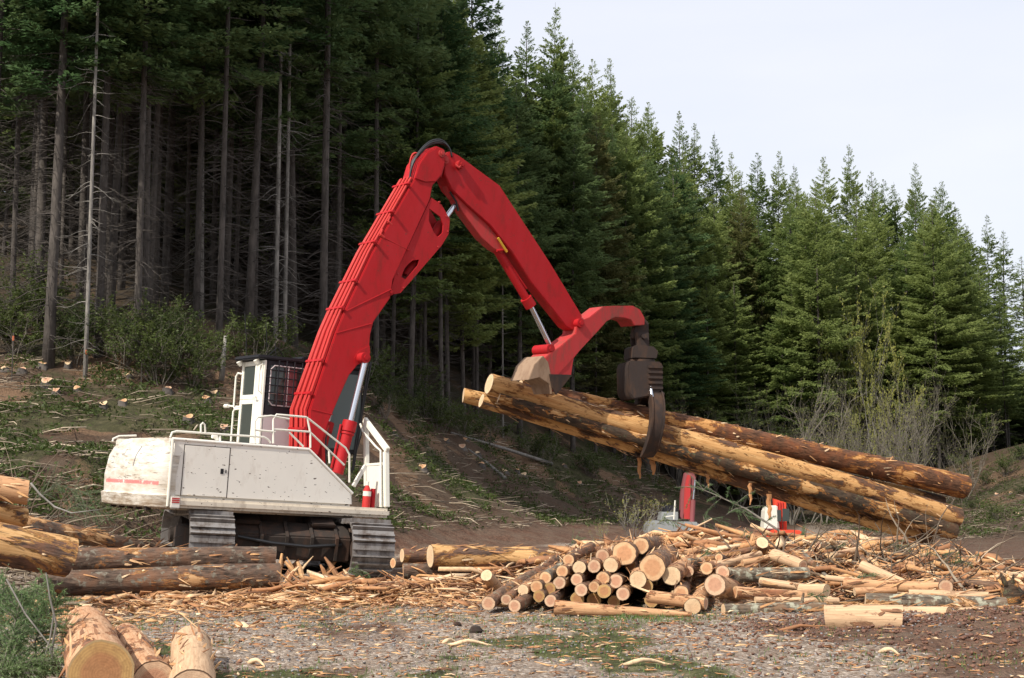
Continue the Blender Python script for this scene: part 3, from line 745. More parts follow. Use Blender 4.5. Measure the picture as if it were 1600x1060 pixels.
for seg, ts in ((0, (.5,)), (1, (.2, .62)), (3, (.05, .5)), (4, (.12, .52, .9))):
    for t in ts:
        a = A0[seg].lerp(A0[seg+1], t); b = A1[seg].lerp(A1[seg+1], t); a.y = -BW(500) - .0; b.y = BW(500)*.9
        mb = MB(); mb.beam(a, b, .06, .05, up=(A0[seg+1]-A0[seg]).normalized()); mb.tube([a + Vector((0, -.05, .0)), a + Vector((0, .04, 0))], .035, 8); mb.build('pipe_clamp', RED, boom)
for (a, b, y) in ((530, 512, -.1), (533, 498, -.2), (537, 506, -.28), (600, 372, -.3), (612, 352, -.28)):
    q = L3(a, b, y); mb = MB(); d = Vector((-.10, 0, .06)); mb.tube([q, q + d], .035, 8); mb.tube([q + d, q + d + Vector((.05, 0, .12))], .02, 8); mb.build('pipe_fitting', REDP, boom)
# hoses over the tip
for i in range(6):
    y = -.22 + i*.08; mb = MB(); lift = 3*math.sin(i*2.1)
    pts = [(640 + i*1.5, 284), (643, 262 - i*2), (655, 240 - lift), (672, 224 - lift), (690, 222 - lift), (702, 232), (706, 246)]
    if i > 3: pts = [(638, 288), (640, 262 - lift), (644, 243), (652, 240), (656, 250), (650, 266), (648, 280)]
    q = [L3(a, b, y) for a, b in pts]; sm = []
    for j in range(len(q)-1):
        for t in (0, .25, .5, .75):
            p0 = q[max(j-1,0)]; p1 = q[j]; p2 = q[j+1]; p3 = q[min(j+2,len(q)-1)]
            sm.append(.5*((2*p1) + (p2-p0)*t + (2*p0-5*p1+4*p2-p3)*t*t + (3*p1-p0-3*p2+p3)*t**3))
    sm.append(q[-1]); mb.tube(sm, .022, 8); mb.build('hydraulic_hose', RUB if i < 4 else REDP, boom, smooth='all')

# boom lift cylinders
for sd in (-1, 1):
    y = sd*.50; a = Vector(( *lp(572, 559, -.50)[:1], y, lp(572, 559, -.50)[1])); b = Vector((lp(527, 740, -.50)[0], y, lp(527, 740, -.50)[1]))
    m_ = a.lerp(b, .565)
    mb = MB(); mb.tube([b, m_], .125, 18); mb.tube([m_.lerp(b, .0), m_.lerp(b, .18)], .155, 18); mb.tube([m_.lerp(b, .20), m_.lerp(b, .24)], .148, 18); mb.tube([m_.lerp(a, -.02), m_.lerp(a, .02)], .15, 18)
    mb.tube([m_.lerp(b,.05) + Vector((-.2,0,0)), b + Vector((-.15,0,.1))], .025, 8)
    cy = mb.build('lift_cylinder', RED, loader, smooth=True)
    mb = MB(); mb.tube([m_, a], .068, 16); mb.build('piston_rod', CHR, cy, smooth=True)
for i in range(3):
    mb = MB(); a = L3(509 + i*3, 690, -.3); b = L3(505 + i*2, 735, -.3)
    mb.tube([L3(513, 665, -.35 + i*.12), a + Vector((-.1, 0, .05)), b], .024, 8); mb.build('hydraulic_hose', REDP if i < 2 else RUB, loader, smooth=True)
mb = MB(); mb.tube([L3(576, 563, .3), L3(571, 600, .3), L3(564, 650, .35), L3(556, 690, .3), L3(550, 740, .3)], .02, 6); mb.tube([L3(580, 566, .4), L3(567, 640, .4), L3(552, 735, .4)], .02, 6); mb.build('hydraulic_hose', RUB, loader, smooth=True)

# stick
st_px = [(694, 249), (703, 236), (717, 243), (781, 290), (860, 411), (910, 494), (906, 510), (897, 516), (887, 510), (831, 440), (800, 394), (766, 352), (730, 320), (706, 296), (695, 272)]
sw = [.22]*6 + [.17]*4 + [.22]*5
mb = MB(); mb.prism([lp(a, b, -.22) for a, b in st_px], [-x for x in sw], sw); stick = mb.build('stick', RED, loader, bevel=.016)
pin(722, 257, -.36, -.2, .10, RED, stick); pin(697, 250, -.30, .30, .09, REDW, stick)
mb = MB(); mb.tube([L3(722, 257, -.34), L3(717, 262, -.34), L3(712, 258, -.30)], .03, 8); mb.build('hose_fitting', REDW, stick)
# linkage and grapple cylinder under the stick
mb = MB(); mb.prism([lp(a, b, -.12) for a, b in ((708, 305), (716, 300), (760, 345), (790, 386), (784, 396), (770, 388), (752, 372), (722, 332))], -.14, .14); mb.build('cylinder_mount', REDW, stick, bevel=.01)
mb = MB(); mb.prism([lp(a, b, -.12) for a, b in ((696, 268), (703, 280), (718, 306), (708, 310), (700, 296))], -.10, .10); mb.build('cylinder_lug', REDW, stick, bevel=.01)
a = L3(772, 384, 0); b = L3(829, 478, 0); c_ = L3(861, 544, 0)
mb = MB(); mb.tube([a, b], .098, 16); mb.tube([b.lerp(a, .13), b.lerp(a, -.01)], .145, 16); mb.tube([a + Vector((.04, -.06, .02)), b.lerp(a, .25) + Vector((.1, -.06, .06))], .025, 8)
gc = mb.build('heel_cylinder', RED, stick, smooth=True)
mb = MB(); mb.tube([b, c_], .062, 14); mb.build('piston_rod', CHR, gc, smooth=True)
for hs in ([L3(698, 270, -.16), L3(716, 290, -.17), L3(733, 312, -.18)], [L3(778, 372, -.2), L3(792, 394, -.2)]):
    mb = MB(); mb.tube(hs, .03, 8); mb.build('yellow_hose', YEL, stick, smooth=True)
mb = MB(); mb.tube([L3(776, 392, -.14), L3(800, 390, -.14), L3(806, 386, -.14)], .03, 8); mb.build('hose_bracket', RED, stick)
mb = MB()
mb.tube([L3(703, 300, -.12), L3(713, 316, -.12), L3(716, 330, -.12)], .022, 8); mb.build('hydraulic_hose', RUB, stick, smooth=True)

# heel arm with rusty plate
hp = [(900, 521), (904, 498), (914, 499), (921, 496), (943, 479), (960, 478), (990, 478), (1001, 484), (1008, 497), (1008, 508), (992, 509), (986, 500), (976, 497), (962, 496), (949, 502), (934, 519), (906, 549),
      (897, 560), (893, 588), (880, 600), (866, 612), (860, 596), (848, 584), (844, 566), (856, 553), (872, 543)]
hww = [.27 if p[0] > 890 else .33 for p in hp]
mb = MB(); mb.prism([lp(a, b, -.28) for a, b in hp], [-x for x in hww], hww); heel = mb.build('heel_arm', REDW, loader, bevel=.014)
pin(908, 505, -.34, .34, .11, RED, heel); pin(861, 546, -.30, .30, .125, RED, heel)
mb = MB(); hp2 = [(829, 594), (838, 570), (852, 556), (860, 566), (866, 596), (866, 616), (861, 600), (846, 590)]
mb.prism([lp(a - 3, b, -.335) for a, b in hp2], -.334, .40); mb.build('heel_plate', RUSTP, heel, bevel=.01)
mb = MB(); mb.prism([lp(a, b, -.34) for a, b in ((858, 585), (893, 586), (868, 617), (862, 606))], -.372, -.334); mb.build('heel_spike', IRON, heel)

# grapple: hangs from the arm tip; its own axes: gx along the logs, gy towards the camera side, gz up
AX = (P(1497, 812, 35.9 + 1.9) - P(765, 600, 34.4 - .2)).normalized()
tip = MM @ L3(1000, 500, 0)
zdn = Vector((0, 0, 1)); gy = zdn.cross(AX).normalized()      # points away from camera? fixed below
if gy.y > 0: gy = -gy
gu = AX.cross(gy).normalized()
if gu.z < 0: gu = -gu
gxx = AX.copy(); gxx.z = 0; gxx.normalize(); gyh = Vector((gxx.y, -gxx.x, 0))
GM = Matrix(((gxx.x, gyh.x, 0, tip.x), (gxx.y, gyh.y, 0, tip.y), (0, 0, 1, tip.z), (0, 0, 0, 1)))
SCG = F / tip.y
grap = empty('grapple'); grap.parent = loader; grap.matrix_parent_inverse = Matrix.Identity(4); grap.matrix_local = MI @ GM
def gp(px, py): return ((px - 1000)/SCG, -(py - 500)/SCG)
def gprism(name, pts, y0, y1, mat, bevel=.015):
    mb = MB(); mb.prism([gp(a, b) for a, b in pts], y0, y1); return mb.build(name, mat, grap, bevel=bevel)
gprism('hanger_link', [(992, 502), (1003, 496), (1012, 505), (1012, 522), (1005, 528), (988, 530), (986, 520)], -.11, .11, IRON)
gprism('hanger_fork', [(987, 521), (1010, 521), (1011, 546), (989, 546)], -.20, -.12, IRON); gprism('hanger_fork', [(987, 521), (1010, 521), (1011, 546), (989, 546)], .12, .20, IRON)
mb = MB(); mb.tube([(0, -.3, -.45), (0, .3, -.45)], .06, 12); mb.build('pivot_pin', IRON, grap)
rot = gprism('rotator', [(981, 545), (988, 542), (1014, 544), (1022, 552), (1019, 563), (980, 563)], -.34, .34, IRON)
mb = MB(); mb.tube([(0, 0, -1.02), (0, 0, -1.10)], .36, 24); mb.build('rotator_ring', IRON, grap)
body = gprism('grapple_body', [(972, 568), (1024, 568), (1027, 574), (1027, 611), (1018, 620), (978, 628), (970, 618), (969, 578)], -.42, .42, IRON, .03)
for i in range(5):
    mb = MB(); z = -1.22 - i*.13; mb.box((.03, .425, z - .03), (.41, .46, z + .03)); mb.build('body_rib', IRON, body)
mb = MB(); mb.box((.0, -.40, -1.95), (.16, .40, -1.85)); mb.build('tine_mount', IRON, grap, bevel=.01)
mb = MB(); mb.tube([(.10, .40, -1.72), (.10, .50, -1.98)], .045, 10); mb.build('piston_rod', CHR, grap, smooth=True)
def tine(sd):
    # curve in the plane across the logs (y,z), swept over a width along x with side flanges
    prof = [(.25, -1.78), (.46, -1.95), (.62, -2.25), (.66, -2.62), (.56, -2.98), (.34, -3.28), (.12, -3.42)]
    th = [.16, .20, .17, .15, .13, .09, .03]
    sm = []; tt = []
    for j in range(len(prof)-1):
        for t in np.arange(0, 1, .25):
            p0, p1, p2, p3 = [Vector(prof[max(0, min(len(prof)-1, j+q))]) for q in (-1, 0, 1, 2)]
            sm.append(.5*((2*p1)+(p2-p0)*t+(2*p0-5*p1+4*p2-p3)*t*t+(3*p1-p0-3*p2+p3)*t**3)); tt.append(th[j]*(1-t)+th[j+1]*t)
    sm.append(Vector(prof[-1])); tt.append(th[-1])
    mb = MB(); k = len(sm)
    def off(y): return -.0 + (-.10)*((y + 1.8)/-1.6)      # lean back with the load
    for (x0, x1, a, b) in ((.10, .40, -.03, .03), (.08, .12, -1, .45), (.38, .42, -1, .45)):
        vs = []
        for i, p in enumerate(sm):
            d = (sm[min(i+1, k-1)] - sm[max(i-1, 0)]).normalized(); nn = Vector((-d.y, d.x))
            if nn.x < 0: nn = -nn
            ia = a if abs(a) < .5 else -tt[i]; ib = b if abs(a) < .5 else tt[i]*.25 + .02
            sx_ = -.16*max(0, (-p.y - 1.8))/1.6
            for xx, q in ((x0, ia), (x1, ia), (x1, ib), (x0, ib)):
                yy = p + nn*q; vs.append((xx + sx_*1.0, sd*yy.x, yy.y))
        fs = [(i*4+j, i*4+(j+1) % 4, (i+1)*4+(j+1) % 4, (i+1)*4+j) for i in range(k-1) for j in range(4)] + [(0,1,2,3), ((k-1)*4+3,(k-1)*4+2,(k-1)*4+1,(k-1)*4)]
        mb.add(vs, fs)
    mb.build('tine', IRON, grap, smooth=True)
    pn = MB(); pn.tube([(.02, sd*.36, -1.90), (.46, sd*.36, -1.90)], .07, 12); pn.build('pivot_pin', IRON, grap)
tine(1); tine(-1)

# front guard frame, extinguisher
GX = xf - .06
def G3(px, py, dx=0): y, z = lpx(px, py, GX); return Vector((GX + dx, y, z))
gd = MB()
gd.beam(G3(572, 660), G3(573, 760), .10, .10); gd.beam(G3(603, 706), G3(604, 793), .11, .10); gd.beam(G3(570, 656), G3(606, 704), .12, .09, up=Vector((1, 0, 0)))
gd.beam(G3(573, 727), G3(599, 725), .06, .06)
gd.beam(G3(596, 765), G3(586, 793), .06, .06)
guard = gd.build('front_guard', WHR, loader, bevel=.012)
mb = MB(); a, b, c1_, d1_ = G3(577, 729, -.03), G3(599, 728, -.03), G3(600, 793, -.03), G3(578, 790, -.03)
mb.add([a, b, c1_, d1_] + [p + Vector((-.03, 0, 0)) for p in (a, b, c1_, d1_)], [(0,1,2,3), (7,6,5,4), (0,4,5,1), (1,5,6,2), (2,6,7,3), (3,7,4,0)]); mb.build('guard_panel', WHR, guard)
mb = MB(); mb.tube([G3(568, 663, -.08), G3(572, 675, -.08), G3(592, 698, -.08), G3(600, 705, -.08), G3(603, 790, -.12)], .022, 8); mb.build('guard_rail', WHR, guard, smooth=True)
mb = MB(); mb.beam(L3(552, 760, -1.2), L3(571, 728, -1.2), .07, .07); mb.build('guard_brace', WHR, guard)
e = Vector((xf - .42, -1.25, sill_t - .01))
mb = MB(); mb.tube([e, e + Vector((0,0,.36)), e + Vector((0,0,.42)), e + Vector((0,0,.46))], [.085, .085, .05, .03], 16); ex = mb.build('fire_extinguisher', REDP, loader, smooth=True)
mb = MB(); mb.tube([e + Vector((0,0,.24)), e + Vector((0,0,.34))], .088, 16); mb.tube([e + Vector((0,0,.46)), e + Vector((0,0,.54))], .035, 10); mb.build('extinguisher_collar', WHR, ex, smooth=True)
mb = MB(); mb.tube([e + Vector((.16,.02,0)), e + Vector((.16,.02,.40))], .05, 12); mb.build('red_canister', RED, loader, smooth=True)

# ------------------------------------------------------------------ logs
RNG = random.Random(7)
def make_log(A, B, ra, rb, mat, em, label, group=None, cat='log', bend=.0, rough=.05, ends=(True, True), name='log', tilt=None, seed=None, stubs=0, flakes=0):
    A = Vector(A); B = Vector(B); L = (B - A).length; rn = random.Random(seed if seed is not None else label)
    root_rot = (B - A).to_track_quat('X', 'Z')
    n = max(10, int(L / .16)); k = 28; s0 = rn.randint(0, 9999)
    xs = np.linspace(0, L, n + 1); th = np.arange(k) * 2 * PI / k
    Xg, Tg = np.meshgrid(xs, th, indexing='ij')
    R = ra + (rb - ra) * Xg / L
    # periodic noise round the stem
    nz = fbm(np.cos(Tg) * 1.3 + 5 + Xg * .8, np.sin(Tg) * 1.3 + 5 + Xg * .5, s0, 3) - .5
    nf = fbm(np.cos(Tg) * 4 + 9 + Xg * 2.4, np.sin(Tg) * 4 + 9 - Xg * 1.1, s0 + 3, 2) - .5
    R = R * (1 + nz * rough * 2.4 + nf * rough * 1.6)
    bz = bend * np.sin(PI * Xg / L) * L + rn.uniform(-.004, .004) * L * np.sin(2 * PI * Xg / L); by = rn.uniform(-.006, .006) * L * np.sin(PI * Xg / L)
    V = np.stack([Xg, R * np.cos(Tg) + by, R * np.sin(Tg) + bz], -1)
    # slightly slanted saw cuts
    for e in (0, -1):
        sl_ = rn.uniform(-.12, .12); sg = rn.uniform(-.10, .10)
        V[e, :, 0] += V[e, :, 1] * sl_ + V[e, :, 2] * sg
    Vf = V.reshape(-1, 3); i = np.arange(n)[:, None] * k; j = np.arange(k)[None, :]; j2 = (j + 1) % k
    Fq = np.stack([i + j, i + j2, i + k + j2, i + k + j], -1).reshape(-1, 4)
    o = npmesh(name, Vf, Fq, mat, smooth=True)
    o.location = A; o.rotation_mode = 'QUATERNION'; o.rotation_quaternion = root_rot
    for e, on in ((0, ends[0]), (-1, ends[1])):
        if not on: continue
        ring = V[e]; c = ring.mean(0); mb = MB(); rr = []
        vs = [tuple(c)]; rr.append(0.)
        for f in (.35, .7, .93, 1.0):
            for q in ring:
                p = c + (q - c) * f; p = (p[0] + (rn.uniform(-.0008, .0008) if f < 1 else 0), p[1], p[2]); vs.append(p); rr.append(f)
        fs = []
        for q in range(k):
            a, b = 1 + q, 1 + (q + 1) % k; fs.append((0, a, b) if e == -1 else (0, b, a))
            for l in range(3):
                a0, b0 = 1 + l*k + q, 1 + l*k + (q+1) % k; a1, b1 = a0 + k, b0 + k
                fs.append((a0, a1, b1, b0) if e == -1 else (a0, b0, b1, a1))
        mb.add(vs, fs); eo = mb.build('cut_end', em, o); at = eo.data.attributes.new('rr', 'FLOAT', 'POINT'); at.data.foreach_set('value', rr)
    for q in range(stubs):
        x = rn.uniform(.1, .9) * L; a = rn.uniform(0, 2*PI); r = ra + (rb-ra)*x/L
        mb = MB(); d = Vector((rn.uniform(.1, .5), math.cos(a), math.sin(a))).normalized(); base = Vector((x, math.cos(a)*r*.85, math.sin(a)*r*.85))
        mb.tube([base, base + d*rn.uniform(.08, .2)], [.03, .015], 6); mb.build('branch_stub', mat, o)
    if flakes:
        fs = np.random.RandomState(rn.randint(0, 99999)); m = int(flakes*L); mb = MB()
        for q in range(m):
            x = fs.uniform(.02, .97)*L; a = fs.uniform(0, 2*PI); r = (ra + (rb-ra)*x/L)*1.0; fl = fs.uniform(.05, .30); fw = fs.uniform(.010, .04); az = fs.normal(0, .35); up_ = fs.uniform(.0, .28)
            c = Vector((x, math.cos(a)*r, math.sin(a)*r)); nn = Vector((0, math.cos(a), math.sin(a))); tt = Vector((0, -math.sin(a), math.cos(a))); d = Vector((math.cos(az), 0, 0)) + tt*math.sin(az); sd = nn.cross(d).normalized()
            p1 = c + d*fl*.5 + nn*(fl*up_*.3 + .006); p2 = c + d*fl + nn*(fl*up_ + .004)
            vs = [c - sd*fw*.4 - nn*.01, c + sd*fw*.4 - nn*.01, p1 + sd*fw*.5, p1 - sd*fw*.5, p2 - sd*fw*.1, p2 + sd*fw*.1]; vs += [p + nn*.008 for p in vs]
            mb.add(vs, [(0,1,2,3), (3,2,5,4), (9,8,7,6), (10,11,8,9), (0,6,7,1), (1,7,8,2), (2,8,11,5), (5,11,10,4), (4,10,9,3), (3,9,6,0)], tint=fs.uniform(0, 1))
        fo = mb.build('loose_bark', CHIP, o, tint=True); fo['kind'] = 'stuff'
    return tag(o, label, cat, group)
def rpx(d, Y): return d / 2 / F * Y
GH = 'logs held up in the grapple'
YG = 35.75
def held(p1, p2, d1, d2, oy, mat, em, label, **k):
    Y1 = 34.35 + oy; Y2 = 37.7 + oy
    return make_log(P(*p1, Y1), P(*p2, Y2), rpx(d1, Y1), rpx(d2, Y2), LM[mat], EM[em], label, GH, rough=.045, flakes=16, **k)
held((764, 600), (1497, 810), 34, 33, 0, 'held_peeled', 1, 'thick peeled yellow log in front of the held bundle with a broad pale left end')
held((812, 607), (1507, 761), 28, 37, .55, 'held_brown', 1, 'uppermost dark brown log of the held bundle, ending furthest right', stubs=2)
held((779, 622), (1490, 831), 16, 27, -.16, 'held_moss', 1, 'mossy dark held log with a thin small left end, low on the near side')
held((752, 626), (1456, 843), 23, 21, .25, 'held_small', 1, 'lowest orange streaked log under the held bundle')
held((724, 618), (1472, 786), 23, 24, .75, 'held_small', 1, 'thin log reaching furthest left behind the held bundle')
# strips of bark hanging from the bundle
BARKSTRIP = simple('torn_bark', (.42, .20, .08), .9)
for k, (px, py, ln, wd, lab) in enumerate(((999, 712, 36, 7, 'narrow torn bark strip hanging just below the grapple tine'), (1020, 708, 34, 11, 'wide orange bark strip hanging right of the grapple tine'),
        (1172, 755, 34, 6, 'torn bark strip hanging under the middle of the held logs'), (1202, 772, 40, 9, 'brown bark strip hanging in front of the far white cab'), (1106, 742, 20, 6, 'short bark shred hanging over the faded red far boom'))):
    a = P(px, py, 35.6 + .3); mb = MB(); vs = []; n = 7; r = random.Random(k)
    for i in range(n + 1):
        t = i / n; c = a + Vector((r.uniform(-.02, .02), r.uniform(-.02, .02), -.0 - ln*t/62)); hw = wd/124*(1 - .7*t*t) * r.uniform(.8, 1.1)
        for sx_, sy in ((-1, 0), (0, .025), (1, 0), (0, -.02)): vs.append(c + Vector((sx_*hw, sy + .03*math.sin(t*5), 0)))
    fs = [(i*4+j, i*4+(j+1) % 4, i*4+4+(j+1) % 4, i*4+4+j) for i in range(n) for j in range(4)]; mb.add(vs, fs)
    tag(mb.build('bark_strip', BARKSTRIP), lab, 'bark strip', 'bark strips hanging from the held logs')

# left logs
GLF = 'logs lying at the left'
def lay(p1, Y1, p2, Y2, d1, d2, mat, em, label, group, **k):
    k.setdefault('flakes', 14)
    return make_log(P(*p1, Y1), P(*p2, Y2), rpx(d1, Y1), rpx(d2, Y2), LM[mat], EM[em], label, group, **k)
lay((112, 876), 24.4, (430, 871), 25.6, 40, 33, 'deck', 0, 'upper bark covered log lying across in front of the left track', GLF, stubs=3)
lay((60, 912), 24.0, (436, 899), 25.3, 40, 37, 'deck', 0, 'grey barked log lying on the ground under the patchy log, left of the track', GLF, rough=.06)
lay((30, 822), 25.6, (275, 862), 28.2, 36, 14, 'deck', 0, 'tapering grey log sloping down behind the two stacked logs at left', GLF)
lay((-190, 810), 20.3, (110, 872), 21.6, 68, 62, 'deck2', 1, 'thickest log at left with yellow peeled right end', GLF)
lay((-90, 780), 22.0, (38, 809), 22.9, 34, 30, 'deck2', 1, 'short visible log squeezed between the highest and thickest logs at left edge', GLF)
lay((-90, 750), 22.3, (44, 770), 22.6, 40, 38, 'pulp2', 0, 'highest log of the stack at the left edge with orange cut underside', GLF)
# foreground logs
GF = 'cut logs in the left foreground'
lay((157, 1052), 11.1, (132, 984), 15.0, 100, 72, 'fore', 3, 'big foreground log with a wide golden sawn face towards the viewer', GF, rough=.04)
lay((240, 1066), 12.2, (196, 1000), 15.3, 66, 50, 'fore', 2, 'slim flaky foreground log in the middle of the three', GF, rough=.05)
lay((300, 1085), 11.8, (298, 1008), 14.6, 76, 60, 'pale', 2, 'pale peeled foreground log furthest right of the three', GF, rough=.04)
# two long logs behind the chips
GM_ = 'long logs lying behind the chips'
lay((672, 869), 25.8, (862, 875), 26.6, 37, 30, 'deck2', 1, 'upper yellow peeled log lying behind the bark heap right of the track', GM_)
lay((628, 868), 26.6, (900, 866), 27.6, 22, 22, 'deck2', 1, 'thinner pale ended log sticking out left behind the upper yellow log', GM_)
lay((630, 893), 26.0, (880, 893), 26.6, 24, 24, 'deck', 0, 'dark lower log under the upper yellow log right of the track', GM_)
lay((614, 880), 27.6, (668, 876), 28.0, 16, 16, 'deck', 0, 'short dark log butted against the right hand track', GM_)
# pulp pile, ends towards the viewer:  px, py, r, Y, material, end, label
GP = 'small logs piled with their ends to the viewer'
PILE = [
 (763, 943, 11, 20.9, 'pulp', 2, 'leftmost ground log of the centre pile'),
 (791, 937, 8.5, 21.0, 'pulp', 2, 'thin ground log second from the left in the centre pile'),
 (804, 947, 10, 20.7, 'pulp', 2, 'ground log third from the left in the centre pile'),
 (817, 922, 9, 21.3, 'pulp2', 1, 'pale ended log above the third ground log of the centre pile'),
 (838, 917, 10, 21.3, 'pulp', 0, 'orange ended log at mid height on the left slope of the centre pile'),
 (852, 903, 9.5, 21.5, 'lichen', 0, 'mossy log climbing up to the right on the left slope of the centre pile'),
 (842, 932, 9, 21.1, 'pulp', 3, 'shaded dark ended log low in the left part of the centre pile'),
 (860, 939, 9.5, 21.0, 'pulp', 2, 'pale log touching the ground just left of the front lying log'),
 (859, 920, 9, 21.4, 'pulp', 3, 'dark ended log between two paler ones left of the pile middle'),
 (878, 893, 9.5, 21.7, 'pulp2', 0, 'frayed orange ended log near the top left of the centre pile'),
 (874, 911, 10, 21.4, 'pulp', 2, 'round pale log directly under the frayed orange ended one'),
 (888, 875, 9, 22.4, 'pulp', 0, 'small log peeking over the top left of the centre pile'),
 (905, 887, 10.5, 21.8, 'pulp', 1, 'cream ended log in the top row left of the pile middle'),
 (901, 906, 9.5, 21.5, 'pulp', 2, 'pinkish log in the second row under the cream ended one'),
 (928, 885, 10.5, 21.8, 'pulp', 2, 'pink ended log in the top row at the pile middle'),
 (908, 922, 10, 21.2, 'pulp', 2, 'log in the third row above the lying log, left of middle'),
 (928, 917, 9, 21.2, 'pulp2', 0, 'smaller orange log in the third row at the pile middle'),
 (942, 904, 10.5, 21.5, 'pulp', 0, 'orange log in the second row at the pile middle'),
 (944, 924, 10.5, 21.1, 'pulp', 3, 'log with a dark saw line in the third row at the pile middle'),
 (954, 883, 12, 21.8, 'pulp2', 1, 'pale split ended log in the top row right of the middle'),
 (962, 908, 11, 21.5, 'pulp', 2, 'pink ended log left of the two thick ones in the second row'),
 (973, 928, 10.5, 21.0, 'pulp', 2, 'log in the third row right of the middle'),
 (975, 865, 19, 22.1, 'pulp', 0, 'thick round log crowning the centre pile'),
 (1001, 853, 13, 22.6, 'pulp', 0, 'medium log behind and right of the crowning thick log'),
 (1019, 887, 20.5, 21.4, 'pulp', 0, 'thickest log of the centre pile with orange face'),
 (997, 906, 13.5, 21.3, 'pulp2', 1, 'frayed pale log just left under the thickest log'),
 (1010, 916, 10, 21.4, 'pulp', 3, 'shaded log directly beneath the thickest log'),
 (1018, 938, 11, 21.4, 'pulp', 3, 'shadowed dark log near the ground below the thickest log'),
 (902, 936, 11, 21.5, 'pulp', 3, 'half hidden log just above the left part of the lying log'),
 (928, 938, 11, 21.5, 'pulp', 3, 'half hidden log just above the middle of the lying log'),
 (959, 941, 9.5, 21.4, 'pulp', 3, 'half hidden log just above the right part of the lying log'),
 (941, 869, 11, 22.6, 'pulp2', 2, 'ragged log end behind the top row left of the crowning log'),
 (1049, 900, 15, 21.4, 'pulp2', 1, 'splintered broad log right of the thickest log'),
 (1064, 928, 12.5, 20.9, 'pulp', 0, 'cracked orange log at the right foot of the centre pile'),
 (1082, 948, 13, 20.3, 'pulp2', 1, 'rough pale log end on the ground at the right foot of the centre pile'),
 (1117, 914, 17, 21.0, 'pulp2', 2, 'thick tilted log standing proud right of the centre pile'),
 (1129, 895, 11, 21.8, 'pulp', 2, 'pink log end above the thick tilted log'),
 (1104, 888, 10, 22.2, 'pulp2', 0, 'orange log end left of the lichen covered log'),
 (1123, 871, 6, 23.5, 'pulp', 0, 'tiny round log end high on the right heap'),
 (1191, 848, 10, 24.2, 'pulp', 1, 'pale log end standing up at the crest of the right heap'),
 (1103, 943, 10, 20.4, 'pulp2', 2, 'short cracked log lying askew at the right foot of the centre pile'),
 (1075, 893, 9, 22.6, 'pulp2', 2, 'ragged pink log end tucked behind the splintered broad log'),
 (1578, 978, 17, 18.2, 'pulp', 0, 'thick log end at the right edge under two dark poles'),
 (985, 885, 9, 22.3, 'pulp', 3, 'dark small log wedged between the two thick logs'),
 (760, 899, 9.5, 23.6, 'pale', 1, 'short pale log end standing in the bark heap'),
]
for i, (px, py, r, Y, mt, em, lab) in enumerate(PILE):
    rn = random.Random(i * 13 + 1); A = P(px, py, Y); rad = r / F * Y
    left = max(0, min(1, (880 - px) / 120))
    slope = .16 + .16 * left + rn.uniform(-.05, .05)
    Ln = rn.uniform(3.0, 4.4)
    rise = rn.uniform(-.01, .03) + .10 * left
    if px > 1090: slope = rn.uniform(-.35, .35); rise = rn.uniform(-.1, .05); Ln = rn.uniform(1.2, 2.2)
    if i == 44: Ln = .5; rise = -.5
    if px == 1191: slope = .1; rise = -.55; Ln = 1.2
    if px == 1117: slope = .35; rise = -.12; Ln = 1.6
    if px == 1103: slope = -1.6; rise = .15; Ln = .9
    if px == 1578: slope = 1.1; rise = .0; Ln = 2.5
    d = Vector((slope, 1, rise)).normalized()
    make_log(A, A + d * Ln, rad, rad * rn.uniform(.86, 1.05), LM[mt], EM[em], lab, GP, rough=.06, seed=i, flakes=8)
